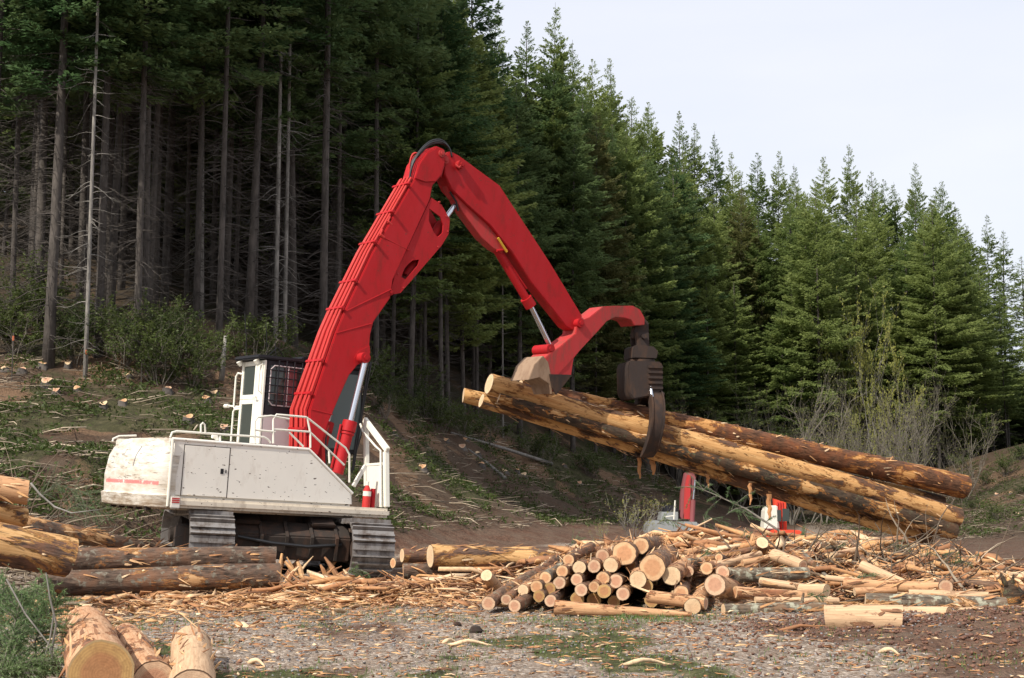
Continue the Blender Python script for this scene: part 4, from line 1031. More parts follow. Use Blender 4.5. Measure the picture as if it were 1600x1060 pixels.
# lying and criss-crossed pieces on the right
GR = 'logs scattered over the right heap'
LAY = [
 ((866, 949), 20.3, (1081, 961), 20.0, 22, 9, 'pulp2', 1, 'log lying flat along the front of the centre pile with a pale left end'),
 ((1290, 966), 17.9, (1409, 969), 17.7, 42, 46, 'pale', 1, 'short thick peeled log with knots on the red soil'),
 ((1400, 961), 20.0, (1484, 962), 19.4, 27, 27, 'pale', 0, 'pale log lying behind the short thick one with its sawn end facing right'),
 ((1130, 953), 20.6, (1290, 951), 20.9, 19, 18, 'lichen', 1, 'long grey log lying low left of the short thick peeled log'),
 ((1148, 926), 21.2, (1262, 932), 21.4, 19, 15, 'pulp2', 0, 'orange tinted log lying above the long grey one'),
 ((1136, 899), 22.2, (1262, 897), 22.6, 24, 20, 'lichen', 1, 'whitish lichen covered log with a splintered right end'),
 ((1352, 938), 20.4, (1572, 945), 20.2, 22, 22, 'lichen', 1, 'long lichen spotted log lying across the right side'),
 ((1318, 912), 22.4, (1478, 920), 21.8, 15, 18, 'pulp2', 0, 'log with a round end lying above the lichen spotted log'),
 ((1478, 917), 21.6, (1462, 911), 24.0, 22, 18, 'pulp', 2, 'cut round log end facing the viewer on the upper right heap'),
 ((1112, 886), 23.0, (1188, 866), 23.8, 14, 10, 'pale', 1, 'yellow split pole slanting up to the standing pale log'),
 ((1098, 876), 23.8, (1182, 858), 24.4, 12, 10, 'pulp', 2, 'brown pole just above the yellow split pole'),
 ((1238, 865), 24.0, (1272, 883), 23.6, 12, 11, 'pulp', 1, 'short small log pointing down right with a cream end on the crest'),
 ((1278, 852), 25.2, (1330, 862), 25.6, 13, 12, 'lichen', 2, 'grey weathered log end at the crest of the right heap'),
 ((1346, 884), 23.2, (1412, 912), 22.6, 17, 14, 'pale', 2, 'slanting brown slab log on the right heap'),
 ((1210, 868), 23.6, (1255, 884), 23.0, 20, 17, 'pale', 2, 'broad pink split piece on the right heap'),
 ((1188, 908), 22.0, (1252, 918), 21.7, 12, 12, 'pale', 1, 'pale split pole lying just below the lichen covered log'),
 ((1250, 921), 21.6, (1292, 923), 21.3, 18, 20, 'pale', 1, 'short bright split block in the middle of the right heap'),
 ((1414, 879), 24.6, (1476, 891), 24.6, 7, 6, 'pulp2', 0, 'thin orange ended pole sticking out high on the right'),
 ((1528, 985), 18.6, (1640, 1036), 17.6, 12, 12, 'deck', 0, 'dark pole slanting down at the right edge'),
 ((1530, 975), 18.8, (1620, 996), 18.4, 9, 8, 'deck', 0, 'upper thinner dark pole at the right edge'),
 ((1290, 903), 22.6, (1420, 916), 22.3, 9, 8, 'pale', 1, 'straight pale pole crossing the right heap horizontally'),
 ((1335, 925), 21.9, (1400, 922), 22.0, 13, 11, 'pulp2', 1, 'short peeled log behind the lichen spotted log'),
 ((1470, 908), 23.2, (1585, 918), 22.6, 12, 12, 'pulp', 2, 'grey brown log lying at the far right behind the others'),
 ((1430, 905), 24.0, (1560, 910), 23.6, 10, 9, 'lichen', 2, 'thin grey log highest at the far right of the heap'),
 ((1450, 958), 19.8, (1530, 953), 19.9, 12, 10, 'pale', 1, 'orange peeled strip log between the pale end and the dark root'),
 ((905, 862), 25.5, (1010, 850), 26.5, 10, 9, 'pulp', 0, 'thin log lying behind the top of the centre pile'),
 ((1040, 868), 25.0, (1110, 858), 25.6, 12, 10, 'pulp2', 0, 'brown log behind the thickest log on the crest'),
 ((1060, 884), 23.4, (1110, 874), 24.2, 16, 14, 'lichen', 1, 'frosted grey log leading from the thickest log up the heap'),
 ((1180, 938), 21.0, (1310, 939), 21.2, 11, 10, 'pale', 1, 'long pale pole between the two grey logs'),
 ((1420, 928), 21.4, (1545, 931), 21.0, 13, 12, 'pale', 1, 'pale peeled log directly above the lichen spotted log'),
 ((1330, 846), 25.8, (1352, 880), 24.4, 9, 10, 'pulp', 0, 'upright broken brown pole in the twig tangle'),
 ((1160, 880), 23.2, (1200, 872), 23.4, 10, 10, 'pulp2', 0, 'orange short log under the standing pale log'),
 ((1300, 868), 24.6, (1345, 858), 25.0, 10, 9, 'pale', 1, 'pale pole left of the twig tangle'),
 ((1488, 905), 23.4, (1530, 898), 24.0, 8, 8, 'pulp2', 0, 'thin red brown pole at the far right crest'),
]
for q in LAY: lay(*q, GR, rough=.05, stubs=1 if 'grey' in q[8] else 0)
# dark upturned root snag
mb = MB(); rn = random.Random(3); b = P(1580, 965, 20.6)
mb.tube([b + Vector((0, 0, -.2)), b + Vector((-.02, 0, .15)), b + Vector((.03, 0, .35)), b + Vector((-.03, 0, .52))], [.15, .14, .17, .08], 9)
for i in range(7):
    d = Vector((rn.uniform(-1, .6), rn.uniform(-.5, .5), rn.uniform(.1, .9))) * .26; s_ = b + Vector((0, 0, rn.uniform(.2, .5))); mb.tube([s_, s_ + d*.6, s_ + d + Vector((0, 0, .05))], [.06, .035, .012], 6)
tag(mb.build('root_snag', LM['held_moss'], smooth='all'), 'dark upright torn root snag at the right edge of the heap', 'root snag')

# ------------------------------------------------------------------ litter: bark, splinters, sticks, stones, grass
def scatter_slivers(name, n, sampler, Lr, Wr, Tr, mat, seed, lift=.02, tilt=.5, tint=(0, 1)):
    r = np.random.RandomState(seed); xy = sampler(r, n); x, y = xy[:, 0], xy[:, 1]; n = len(x); z = height(x, y)
    L = r.uniform(*Lr, n) * r.uniform(.5, 1, n); W = r.uniform(*Wr, n); T = r.uniform(*Tr, n); az = r.uniform(0, 2*PI, n); el = np.abs(r.normal(0, tilt, n)) * .5; rl = r.uniform(-.8, .8, n)
    d = np.stack([np.cos(az)*np.cos(el), np.sin(az)*np.cos(el), np.sin(el)], -1)
    s = np.stack([-np.sin(az), np.cos(az), np.zeros(n)], -1); u = np.cross(d, s); s2 = s*np.cos(rl)[:, None] + u*np.sin(rl)[:, None]; u2 = np.cross(d, s2)
    c = np.stack([x, y, z + lift * r.uniform(.3, 1.2, n) + L*.5*np.sin(el)*.8], -1)
    P_ = []; bend = r.uniform(-.09, .09, n)*L; bs_ = r.uniform(-.09, .09, n)*L
    for a, wv, h in ((-1, .5, 0), (-.2, 1, 0), (1, .15, 0)):
        for sg, tt in ((-1, -.5), (1, -.5), (1, .5), (-1, .5)):
            P_.append(c + d*(a*L*.5)[:, None] + s2*(sg*wv*W*.5)[:, None] + u2*(tt*T)[:, None] + u2*((1 if a == -.2 else 0)*bend)[:, None] + s2*((1 if a == -.2 else 0)*bs_)[:, None])
    V = np.stack(P_, 1)
    fq = []
    for b0 in (0, 4):
        for j in range(4): fq.append((b0+j, b0+(j+1) % 4, b0+4+(j+1) % 4, b0+4+j))
    fq += [(3, 2, 1, 0), (8, 9, 10, 11)]
    fq = np.array(fq); Fq = (np.arange(n)[:, None, None]*12 + fq[None]).reshape(-1, 4)
    t = np.repeat(r.uniform(*tint, n), 12)
    return npmesh(name, V.reshape(-1, 3), Fq, mat, tint=t)
def area(boxes):      # list of (cx, cy, sx, sy, weight)
    def f(r, n):
        w_ = np.array([b[4] for b in boxes]); w_ = w_/w_.sum(); k = r.choice(len(boxes), n, p=w_); bx = np.array(boxes)[k]
        return np.stack([bx[:, 0] + r.normal(0, 1, n)*bx[:, 2], bx[:, 1] + r.normal(0, 1, n)*bx[:, 3]], -1)
    return f
o = scatter_slivers('bark_litter', 13000, area([(-5.5, 23.2, 2.6, 1.0, 3), (-2.6, 24.2, 1.2, .9, 3), (-1.2, 23.5, .8, .8, 1.2), (-4.6, 26.2, 1.3, .35, 1.6), (-2.4, 25.2, .9, .4, 1.2), (4.5, 25.2, 2.8, 1.6, 2.5), (7, 22.0, 1.8, 1.3, 1), (-6, 20, 2.2, 1.6, .7), (2.5, 27, 2, 1.2, 1)]),
                    (.05, .34), (.012, .06), (.004, .012), CHIP, 1, lift=.045, tilt=.35)
tag(o, 'orange bark and splintered wood littering the ground round the log piles', None, None, 'stuff')
o = scatter_slivers('yard_litter', 5200, lambda r, n: np.stack([r.uniform(-7, 9, n), 11 + 12*r.uniform(0, 1, n)**1.0], -1), (.03, .22), (.008, .035), (.003, .01), CHIP, 2, lift=.012, tilt=.15)
tag(o, 'thin splinters strewn over the gravel yard', None, None, 'stuff')
def hillpts(r, n):
    x = []; 
    while len(x) < n:
        Y = r.uniform(33, 100); px = r.uniform(-60, 1080); X = (px-800)/F*Y; x.append((X, Y))
    x = np.array(x); h = height(x[:, 0], x[:, 1], False); e = np.interp(800 + x[:, 0]/x[:, 1]*F, [q[0] for q in edge], [q[2] for q in edge])
    return x[(h > .6) & (x[:, 1] < e + 1) & (fbm(x[:, 0]*.5, x[:, 1]*.5, 91) > r.uniform(.3, .6, len(x)))]
o = scatter_slivers('hillside_slash', 15000, hillpts, (.15, 1.5), (.012, .036), (.008, .02), SLASH, 3, lift=.05, tilt=.2)
tag(o, 'dead sticks and slash covering the cleared hillside', None, None, 'stuff')
o = scatter_slivers('hillside_slash', 3200, lambda r, n: np.stack([r.uniform(18, 34, n), r.uniform(60, 104, n)], -1), (.3, 1.6), (.02, .05), (.01, .03), SLASH, 4, lift=.06, tilt=.25, tint=(0, .8))
tag(o, 'dead sticks on the bare slope behind the right ends of the held logs', None, None, 'stuff')
# sticks and splinters inside the heaps
o = scatter_slivers('heap_debris', 3600, area([(4.8, 25.8, 2.6, 1.2, 3), (7.6, 23.6, 1.5, .8, 1.2), (2.2, 26.5, 1.4, .9, 1), (-2.2, 24.3, .8, .5, .8)]), (.15, .95), (.015, .055), (.008, .025), CHIP, 5, lift=.18, tilt=.42, tint=(-.25, .95))
tag(o, 'broken splinters and slabs jumbled through the right heap', None, None, 'stuff')
o = scatter_slivers('stones', 5200, lambda r, n: np.stack([r.uniform(-6.5, 7.5, n), 11 + 12*r.uniform(0, 1, n)], -1), (.012, .05), (.012, .04), (.006, .02), STONE, 6, lift=.006, tilt=.3)
tag(o, 'grey stones and gravel lying on the yard', None, None, 'stuff')
SOILC = tinted('red_clods', [(0, (.10, .045, .03)), (1, (.22, .11, .07))])
o = scatter_slivers('soil_clods', 5000, area([(6.6, 16.5, 1.9, 2.2, 3), (4.4, 18.5, 1.2, .8, 1), (-1, 17, 4, 3, .6)]), (.015, .07), (.012, .05), (.008, .03), SOILC, 8, lift=.01, tilt=.4)
tag(o, 'red soil clods on the dug bank at the right', None, None, 'stuff')
# thin twigs arching in the tangles
mb = MB(); rn = random.Random(11)
for i in range(420):
    c = rn.choice([(6.0, 25.2, 1.1, .6, 1.0), (6.0, 25.2, 1.1, .6, 1.0), (4.0, 26.6, 2.2, .7, .6), (8.0, 22.8, 1.0, .8, .5), (-2.4, 25.3, .5, .4, .5), (-3.8, 25.6, .5, .3, .5)])
    x = rn.gauss(c[0], c[2]); y = rn.gauss(c[1], c[3]); p = Vector((x, y, gz(x, y) if i % 6 == 0 else float(height([x], [y], False)[0]))); d = Vector((rn.uniform(-1, 1), rn.uniform(-.6, .6), rn.uniform(.1, 1.1))).normalized()
    q = [p]; L = rn.uniform(.3, 1.2)*c[4]
    for k in range(5): d = (d + Vector((rn.uniform(-.3, .3), rn.uniform(-.3, .3), -.22))).normalized(); q.append(q[-1] + d*L/5)
    r0 = rn.uniform(.006, .018); mb.tube(q, [r0*(1-.16*k) for k in range(6)], 4, tint=rn.random())
tag(mb.build('twig_tangle', SLASH, tint=True), 'tangled twigs and roots sprouting from the debris heaps', None, None, 'stuff')
# grass
r = np.random.RandomState(5); n = 26000
x = r.uniform(-7.5, 8.5, n); y = 11 + 14*r.uniform(0, 1, n)**1.2
w_ = fbm(x*.8, y*.45, 41); keep = (w_ > .535 + .05*r.uniform(-1, 1, n)) & (x < 6 + r.uniform(-1, 1, n)); x = x[keep]; y = y[keep]
extra = np.array([(-6.0, 18.3, .9, .9), (-5.2, 19.0, 1.2, .6), (.9, 19.4, .8, .35), (4.6, 14.5, 1.3, .6), (-2.9, 22.7, .3, .25), (1.8, 19.6, .5, .3)])
k = r.randint(0, len(extra), 5200); x = np.concatenate([x, extra[k, 0] + r.normal(0, 1, 5200)*extra[k, 2]]); y = np.concatenate([y, extra[k, 1] + r.normal(0, 1, 5200)*extra[k, 3]])
n = len(x); z = height(x, y); h = r.uniform(.02, .075, n); a = r.uniform(0, 2*PI, n); ln = r.uniform(.2, 1.2, n)*h; wv = r.uniform(.003, .007, n)
b0 = np.stack([x, y, z - .005], -1); sd = np.stack([np.cos(a), np.sin(a), 0*a], -1)*wv[:, None]; tp = b0 + np.stack([-np.sin(a)*ln, np.cos(a)*ln, h], -1)
V = np.stack([b0 - sd, b0 + sd, tp], 1).reshape(-1, 3)
o = npmesh('grass', V, np.arange(3*n).reshape(-1, 3), GRASS, tint=np.repeat(r.uniform(0, 1, n), 3)); tag(o, 'low green grass and moss patches in the yard', None, None, 'stuff')

# individual pieces lying in the yard
for (px, py, ln, ang, lab) in ((735, 1009, 70, -3, 'long curved yellow splinter lying alone on the gravel'), (702, 1007, 26, 12, 'short bright splinter at the left tip of the long curved one'),
        (1010, 1040, 80, 3, 'long thin pale stick near the bottom edge right of centre'), (1390, 1024, 40, -20, 'pale splinter on the red soil bank'), (400, 1042, 50, -25, 'wide pale splinter right of the foreground logs'), (1255, 985, 85, -4, 'brown stick lying left of the short thick peeled log')):
    p = hit(px, py); L = ln / F * p.y; a = math.radians(ang); d = Vector((math.cos(a), math.sin(a)*2.5, 0)).normalized(); mb = MB(); pts = []
    for i in range(8):
        t = i/7 - .5; q = p + d*L*t; q.y += .12*math.sin(t*5)*L; q.z = gz(q.x, q.y) + .03 + .02*math.cos(t*6); pts.append(q)
    mb.tube(pts, [.008, .022, .028, .022, .02, .016, .012, .005], 6, tint=.95 if 'brown' not in lab else .25)
    tag(mb.build('splinter', CHIP, smooth='all', tint=True), lab, 'splinter', 'single splinters lying in the yard')
for (px, py, s, lab) in ((743, 990, .10, 'larger dark clod on the gravel right of centre'), (714, 978, .055, 'smaller dark clod on the gravel')):
    p = hit(px, py); V = []; rn = random.Random(px); mb = MB(); rings = []
    for i in range(5):
        ph = i/4*PI; q = [p + Vector((math.sin(ph)*math.cos(t)*s*rn.uniform(.7, 1.2), math.sin(ph)*math.sin(t)*s*rn.uniform(.7, 1.2), math.cos(ph)*s*.7 + s*.35)) for t in [2*PI*j/9 for j in range(9)]]; rings += q
    mb.add(rings, [(i*9+j, i*9+(j+1) % 9, i*9+9+(j+1) % 9, i*9+9+j) for i in range(4) for j in range(9)])
    tag(mb.build('soil_clod', MUD), lab, 'clod', 'clods on the gravel')

# ------------------------------------------------------------------ stumps
STUMPS = [(67, 569), (106, 570), (73, 598), (121, 608), (202, 585), (261, 609), (293, 655), (334, 612), (350, 671), (322, 622), (8, 576), (34, 578), (191, 629), (161, 633), (87, 612),
          (725, 684), (747, 707), (882, 726), (808, 734), (818, 741), (722, 697), (697, 687), (788, 734), (614, 676), (752, 725), (846, 700), (905, 752), (660, 730), (1590, 800), (1558, 770), (1580, 768)]
for i, (px, py) in enumerate(STUMPS):
    p = hit(px, py + 5); rn = random.Random(i); r0 = rn.uniform(.11, .18); h = rn.uniform(.10, .22)
    mb = MB(); n = 14; vs = []
    for kz, (z, f) in enumerate(((-.35, 1.5), (0, 1.35), (h*.35, 1.08), (h, 1.0))):
        for j in range(n):
            a = 2*PI*j/n; rr = r0*f*(1 + .13*math.sin(a*5 + i)*(1.3 - z/h if z < h else .3)); vs.append((rr*math.cos(a), rr*math.sin(a), z + (r0*(.42 + .2*math.sin(i))*math.sin(a) + .03*math.sin(2*a + i) if kz == 3 else (r0*.3*math.sin(a) if kz == 2 else 0))))
    mb.add(vs, [(q*n+j, q*n+(j+1) % n, q*n+n+(j+1) % n, q*n+n+j) for q in range(3) for j in range(n)])
    o = mb.build('stump', BARK, smooth='all'); o.location = p
    top_ = [vs[3*n+j] for j in range(n)]; mb = MB(); mb.add([(0, 0, h)] + top_, [(0, 1+j, 1+(j+1) % n) for j in range(n)]); e = mb.build('cut_top', EM[i % 3], o)
    at = e.data.attributes.new('rr', 'FLOAT', 'POINT'); at.data.foreach_set('value', [0.] + [.9]*n)
    zone = 'left of the loader' if px < 400 else ('below the held logs' if px < 1200 else 'at the right edge')
    lst = [q for q in STUMPS if (q[0] < 400) == (px < 400) and (q[0] < 1200) == (px < 1200)]
    k = sorted(lst).index((px, py)) + 1
    tag(o, 'pale topped cut stump %d from the left on the slope %s' % (k, zone), 'stump', 'cut stumps on the hillside')

# ------------------------------------------------------------------ trees
def crown_np(seed, H, cb, R, dens=1.0, gap=.33, up=.5, cl=.24, cw=.062):
    r = np.random.RandomState(seed); Vs = []; T = []
    z = cb * H; lean = r.uniform(0, 2*PI)
    while z < H * .995:
        t = (z - cb*H) / (H*(1-cb)); prof = min(.70, (1-t)**.78) * min(1, .5 + t/.14*.5) + .004
        for b in range(5 if t < .85 else 4):
            if r.rand() < .10 * (1-t): continue
            L = R*prof*r.uniform(.66, 1.18); az = r.uniform(0, 2*PI); zz = z + r.uniform(-.16, .16)
            k1 = -.22 + up*1.5*t**1.6 + r.uniform(-.10, .10); k2 = .16 - .1*t
            n = int((12 + 46*L*L**.55*.5 + 26*L)*dens*.62)
            s = r.uniform(.06, 1, n)**.72; hw = (.40*L*(1-s)**.75*(.5+.5*s) + .05)
            u = r.uniform(-1, 1, n); uu = u*hw
            ca, sa = math.cos(az), math.sin(az); out = np.array([ca, sa, 0]); tan = np.array([-sa, ca, 0])
            pos = out[None]*(L*s)[:, None] + tan[None]*uu[:, None]; pos[:, 2] = zz + L*(k1*s + k2*s*s) - .22*np.abs(uu) - r.exponential(.05, n)
            sg = np.sign(u)*(.35 + .65*np.abs(u)); d = out[None]*(.75 + .0*s)[:, None] + tan[None]*(sg*.75)[:, None] + r.normal(0, .22, (n, 3)); d[:, 2] += k1*.6 + k2*s - .10 + (.25 if t > .8 else 0)
            d /= np.linalg.norm(d, axis=1)[:, None]
            tp = 1 if t < .86 else max(.35, (1-t)/.14*.9); l = cl*r.uniform(.6, 1.35, n)*tp; wv = cw*r.uniform(.7, 1.3, n)*max(.6, tp)
            q = np.cross(d, r.normal(0, .45, (n, 3)) + np.array([0, 0, 1])); q /= np.linalg.norm(q, axis=1)[:, None] + 1e-9
            Vs.append(np.stack([pos, pos + d*(l*.45)[:, None] + q*wv[:, None], pos + d*l[:, None], pos + d*(l*.45)[:, None] - q*wv[:, None]], 1).reshape(-1, 3))
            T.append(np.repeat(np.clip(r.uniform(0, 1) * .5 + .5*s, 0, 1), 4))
        z += gap*r.uniform(.8, 1.25)*(1 - .45*t)
    V = np.concatenate(Vs); return V, np.arange(len(V)).reshape(-1, 4), np.concatenate(T)
def trunk_mb(seed, H, r0, dead0, dead1, nd, dl=1.6, limbs=0, cb=.5, R=2.5):
    rn = random.Random(seed); mb = MB(); n = 12; pts = []; rad = []
    bx, by = rn.uniform(-.25, .25), rn.uniform(-.25, .25)
    for i in range(n + 1):
        t = i/n; pts.append((bx*math.sin(t*3), by*math.sin(t*2.3), H*t - (.8 if i == 0 else 0))); rad.append(r0*(1-t)**.8*(1.25 if i == 0 else 1) + .015)
    mb.tube(pts, rad, 9)
    def dead(z, L, r1, droop):
        a = rn.uniform(0, 2*PI); d = Vector((math.cos(a), math.sin(a), rn.uniform(-.15, .3))); p = Vector((bx*math.sin(z/H*3), by*math.sin(z/H*2.3), z)); q = [p]
        for k in range(5): d = d + Vector((rn.uniform(-.12, .12), rn.uniform(-.12, .12), -droop if k < 3 else droop*1.2)); q.append(q[-1] + d.normalized()*L/5)
        mb.tube(q, [r1, r1*.8, r1*.6, r1*.45, r1*.3, r1*.12], 4, cap=False)
        for k in range(rn.randint(0, 3)):
            b0 = q[rn.randint(1, 4)]; d2 = (d + Vector((rn.uniform(-1, 1), rn.uniform(-1, 1), rn.uniform(-.6, .3)))).normalized(); l2 = L*rn.uniform(.15, .35)
            mb.tube([b0, b0 + d2*l2*.5, b0 + d2*l2 + Vector((0, 0, -.06))], [r1*.45, r1*.3, .003], 3, cap=False)
    for i in range(nd):
        z = rn.uniform(dead0, dead1); dead(z, dl*rn.uniform(.35, 1.25), rn.uniform(.010, .024), rn.uniform(.05, .22))
    for i in range(limbs):
        t = rn.uniform(0, .9); z = (cb + (1-cb)*t)*H; dead(z, R*(1-t)*rn.uniform(.6, .9), .03, .05)
    return mb
PROTO = {}
def proto(kind, i, spec):
    H, cb, R, dens, r0, nd, dl, mat, bmat, gap, cl, cw = spec
    V, Fq, T = crown_np(100 + i*7 + hash(len(kind))*0 + sum(map(ord, kind)), H, cb, R, dens, gap, cl=cl, cw=cw)
    c = npmesh('crown', V, Fq, mat, tint=T); t = trunk_mb(i + 50 + sum(map(ord, kind)), H, r0, 1.0 if nd > 60 else .5, H*cb*1.05 + .5, nd, dl, limbs=26, cb=cb, R=R*.8).build('trunk', bmat, smooth='all')
    COL.objects.unlink(c); COL.objects.unlink(t)
    PROTO.setdefault(kind, []).append((H, c.data, t.data))
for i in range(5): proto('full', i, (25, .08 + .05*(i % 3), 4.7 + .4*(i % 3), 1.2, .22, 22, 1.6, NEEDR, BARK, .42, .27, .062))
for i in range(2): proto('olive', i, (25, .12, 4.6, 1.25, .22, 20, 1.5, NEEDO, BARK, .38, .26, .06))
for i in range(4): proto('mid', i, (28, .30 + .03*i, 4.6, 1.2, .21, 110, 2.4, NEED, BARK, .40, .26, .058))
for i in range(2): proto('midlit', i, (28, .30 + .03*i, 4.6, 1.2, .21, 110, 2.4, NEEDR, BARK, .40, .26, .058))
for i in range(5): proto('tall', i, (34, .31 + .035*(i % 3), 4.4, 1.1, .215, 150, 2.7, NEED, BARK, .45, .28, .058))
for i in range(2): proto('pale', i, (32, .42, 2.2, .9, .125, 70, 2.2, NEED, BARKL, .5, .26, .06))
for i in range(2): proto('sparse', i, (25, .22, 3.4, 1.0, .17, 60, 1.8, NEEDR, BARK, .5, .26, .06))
tree_n = 0
def tree(kind, x, y, H, label, group, sxy=None, trk=1.0, cat='conifer', zb=None, rs=0):
    global tree_n
    rn = random.Random(int(x*100) + int(y*37) + rs); ps = PROTO[kind]; H0, cm, tm = ps[rn.randrange(len(ps))]
    s = H/H0; w_ = sxy or (s**.6)*rn.uniform(.9, 1.12)
    e = empty('conifer', (x, y, (zb if zb is not None else gz(x, y)) - .1)); e.rotation_euler = (rn.uniform(-.012, .012), rn.uniform(-.02, .02), rn.uniform(0, 2*PI))
    t = bpy.data.objects.new('trunk', tm); COL.objects.link(t); t.parent = e; trk = rn.uniform(.45, .95); t.scale = (w_*trk, w_*trk, s)
    c = bpy.data.objects.new('crown', cm); COL.objects.link(c); c.parent = e; c.scale = (w_, w_, s)
    tree_n += 1; return tag(e, label, cat, group)
EX = [q[0] for q in edge]; EY = [q[2] for q in edge]
occupied = []
def place(kind, px, Y, ytop, label, group, **k):
    p = P(px, 600, Y); x = p.x; z0 = gz(x, Y); zt = P(px, ytop, Y).z; occupied.append((x, Y, 2.2)); return tree(kind, x, Y, max(6, zt - z0), label, group, **k)
# front bare stems (pixel column at about y=500, kind, extra distance, description)
FR = [(-30, 'tall', 1, 'dim bark'), (14, 'tall', 3, 'dim bark'), (74, 'tall', 0, 'brown bark'), (133, 'pale', -1, 'whitish bark'), (152, 'tall', 1, 'scaly bark'), (168, 'tall', 6, 'dim bark'),
      (212, 'tall', .5, 'grey bark'), (226, 'tall', 1.5, 'grey brown bark'), (312, 'pale', 7, 'thin pale bark'), (340, 'tall', 1, 'dark bark'), (386, 'tall', 3, 'dim bark'), (429, 'pale', 2, 'whitish bark'), (443, 'pale', 2.5, 'whitish bark'),
      (503, 'tall', 1, 'brown bark'), (588, 'tall', 2, 'dim bark'), (640, 'mid', 2, 'brown bark'), (664, 'tall', 3, 'grey bark'), (690, 'mid', 0, 'grey bark'), (740, 'mid', 4, 'dim bark'), (786, 'pale', 0, 'whitish bark'), (812, 'mid', 1, 'grey bark'),
      (862, 'mid', 2, 'brown bark'), (905, 'mid', 3, 'grey bark'), (958, 'mid', 1, 'dim bark'), (1014, 'mid', 0, 'brown bark'), (1060, 'mid', 3, 'dim bark')]
for i, (px, kd, dy, bk) in enumerate(FR):
    Y = float(np.interp(px, EX, EY)) + dy; rn = random.Random(i)
    if px < 600: yt = -700 + rn.uniform(-80, 60)
    elif px < 760: yt = -60 + rn.uniform(-50, 40)
    else: yt = float(np.interp(px, [760, 800, 860, 930, 1000, 1070], [60, 90, 70, 130, 190, 230])) + rn.uniform(0, 40)
    if kd == 'pale' and px < 600: yt = -620
    side = 'beside the cab' if px < 480 else ('behind the red boom' if px < 820 else 'behind the grapple arm')
    lst = [q for q in FR if ('beside the cab' if q[0] < 480 else ('behind the red boom' if q[0] < 820 else 'behind the grapple arm')) == side]
    k = [q[0] for q in lst].index(px) + 1
    od = ['first', 'second', 'third', 'fourth', 'fifth', 'sixth', 'seventh', 'eighth', 'ninth', 'tenth', 'eleventh', 'twelfth', 'thirteenth'][k-1]
    place(kd, px, Y, yt, '%s bare front stem from left %s, %s' % (od, side, bk), 'bare stemmed conifers along the forest front')
# skyline trees
SKY = [(612, -80, 72, 'full'), (655, -40, 76, 'full'), (725, -14, 78, 'full'), (765, 18, 88, 'full'), (823, 30, 92, 'full'), (860, 2, 90, 'full'), (895, 62, 96, 'full'), (928, 87, 100, 'full'), (963, 92, 104, 'full'), (990, 150, 108, 'full'), (1015, 166, 112, 'full'), (1027, 156, 114, 'full'),
       (1066, 174, 118, 'full'), (1091, 190, 118, 'full'), (1128, 205, 120, 'full'), (1153, 236, 124, 'full'), (1188, 237, 124, 'full'), (1218, 235, 126, 'full'), (1246, 254, 126, 'full'), (1292, 242, 124, 'full'), (1341, 222, 126, 'full'), (1377, 265, 126, 'full'), (1396, 277, 128, 'full'),
       (1416, 282, 128, 'full'), (1438, 252, 124, 'full'), (1468, 290, 126, 'full'), (1482, 281, 124, 'full'), (1504, 318, 124, 'full'), (1520, 352, 124, 'full'), (1549, 333, 128, 'sparse'), (1572, 358, 126, 'sparse'), (1599, 398, 124, 'sparse'), (1632, 380, 122, 'sparse')]
OD = {720: 1}
for i, (px, py, Y, kd) in enumerate(SKY):
    nm = ['first','second','third','fourth','fifth','sixth','seventh','eighth','ninth','tenth','eleventh','twelfth','thirteenth','fourteenth','fifteenth','sixteenth','seventeenth','eighteenth','nineteenth','twentieth',
          'twenty first','twenty second','twenty third','twenty fourth','twenty fifth','twenty sixth','twenty seventh','twenty eighth','twenty ninth','thirtieth','thirty first','thirty second','thirty third'][i]
    wd = (.98 if px < 800 else .88) if kd == 'full' else .9
    if px in (1128, 1341, 1438, 1246): wd = .72
    place(kd, px, Y, py, '%s conifer along the skyline counted from the left%s' % (nm, ', thin and see-through' if kd == 'sparse' else ''), 'conifers forming the skyline', sxy=wd)
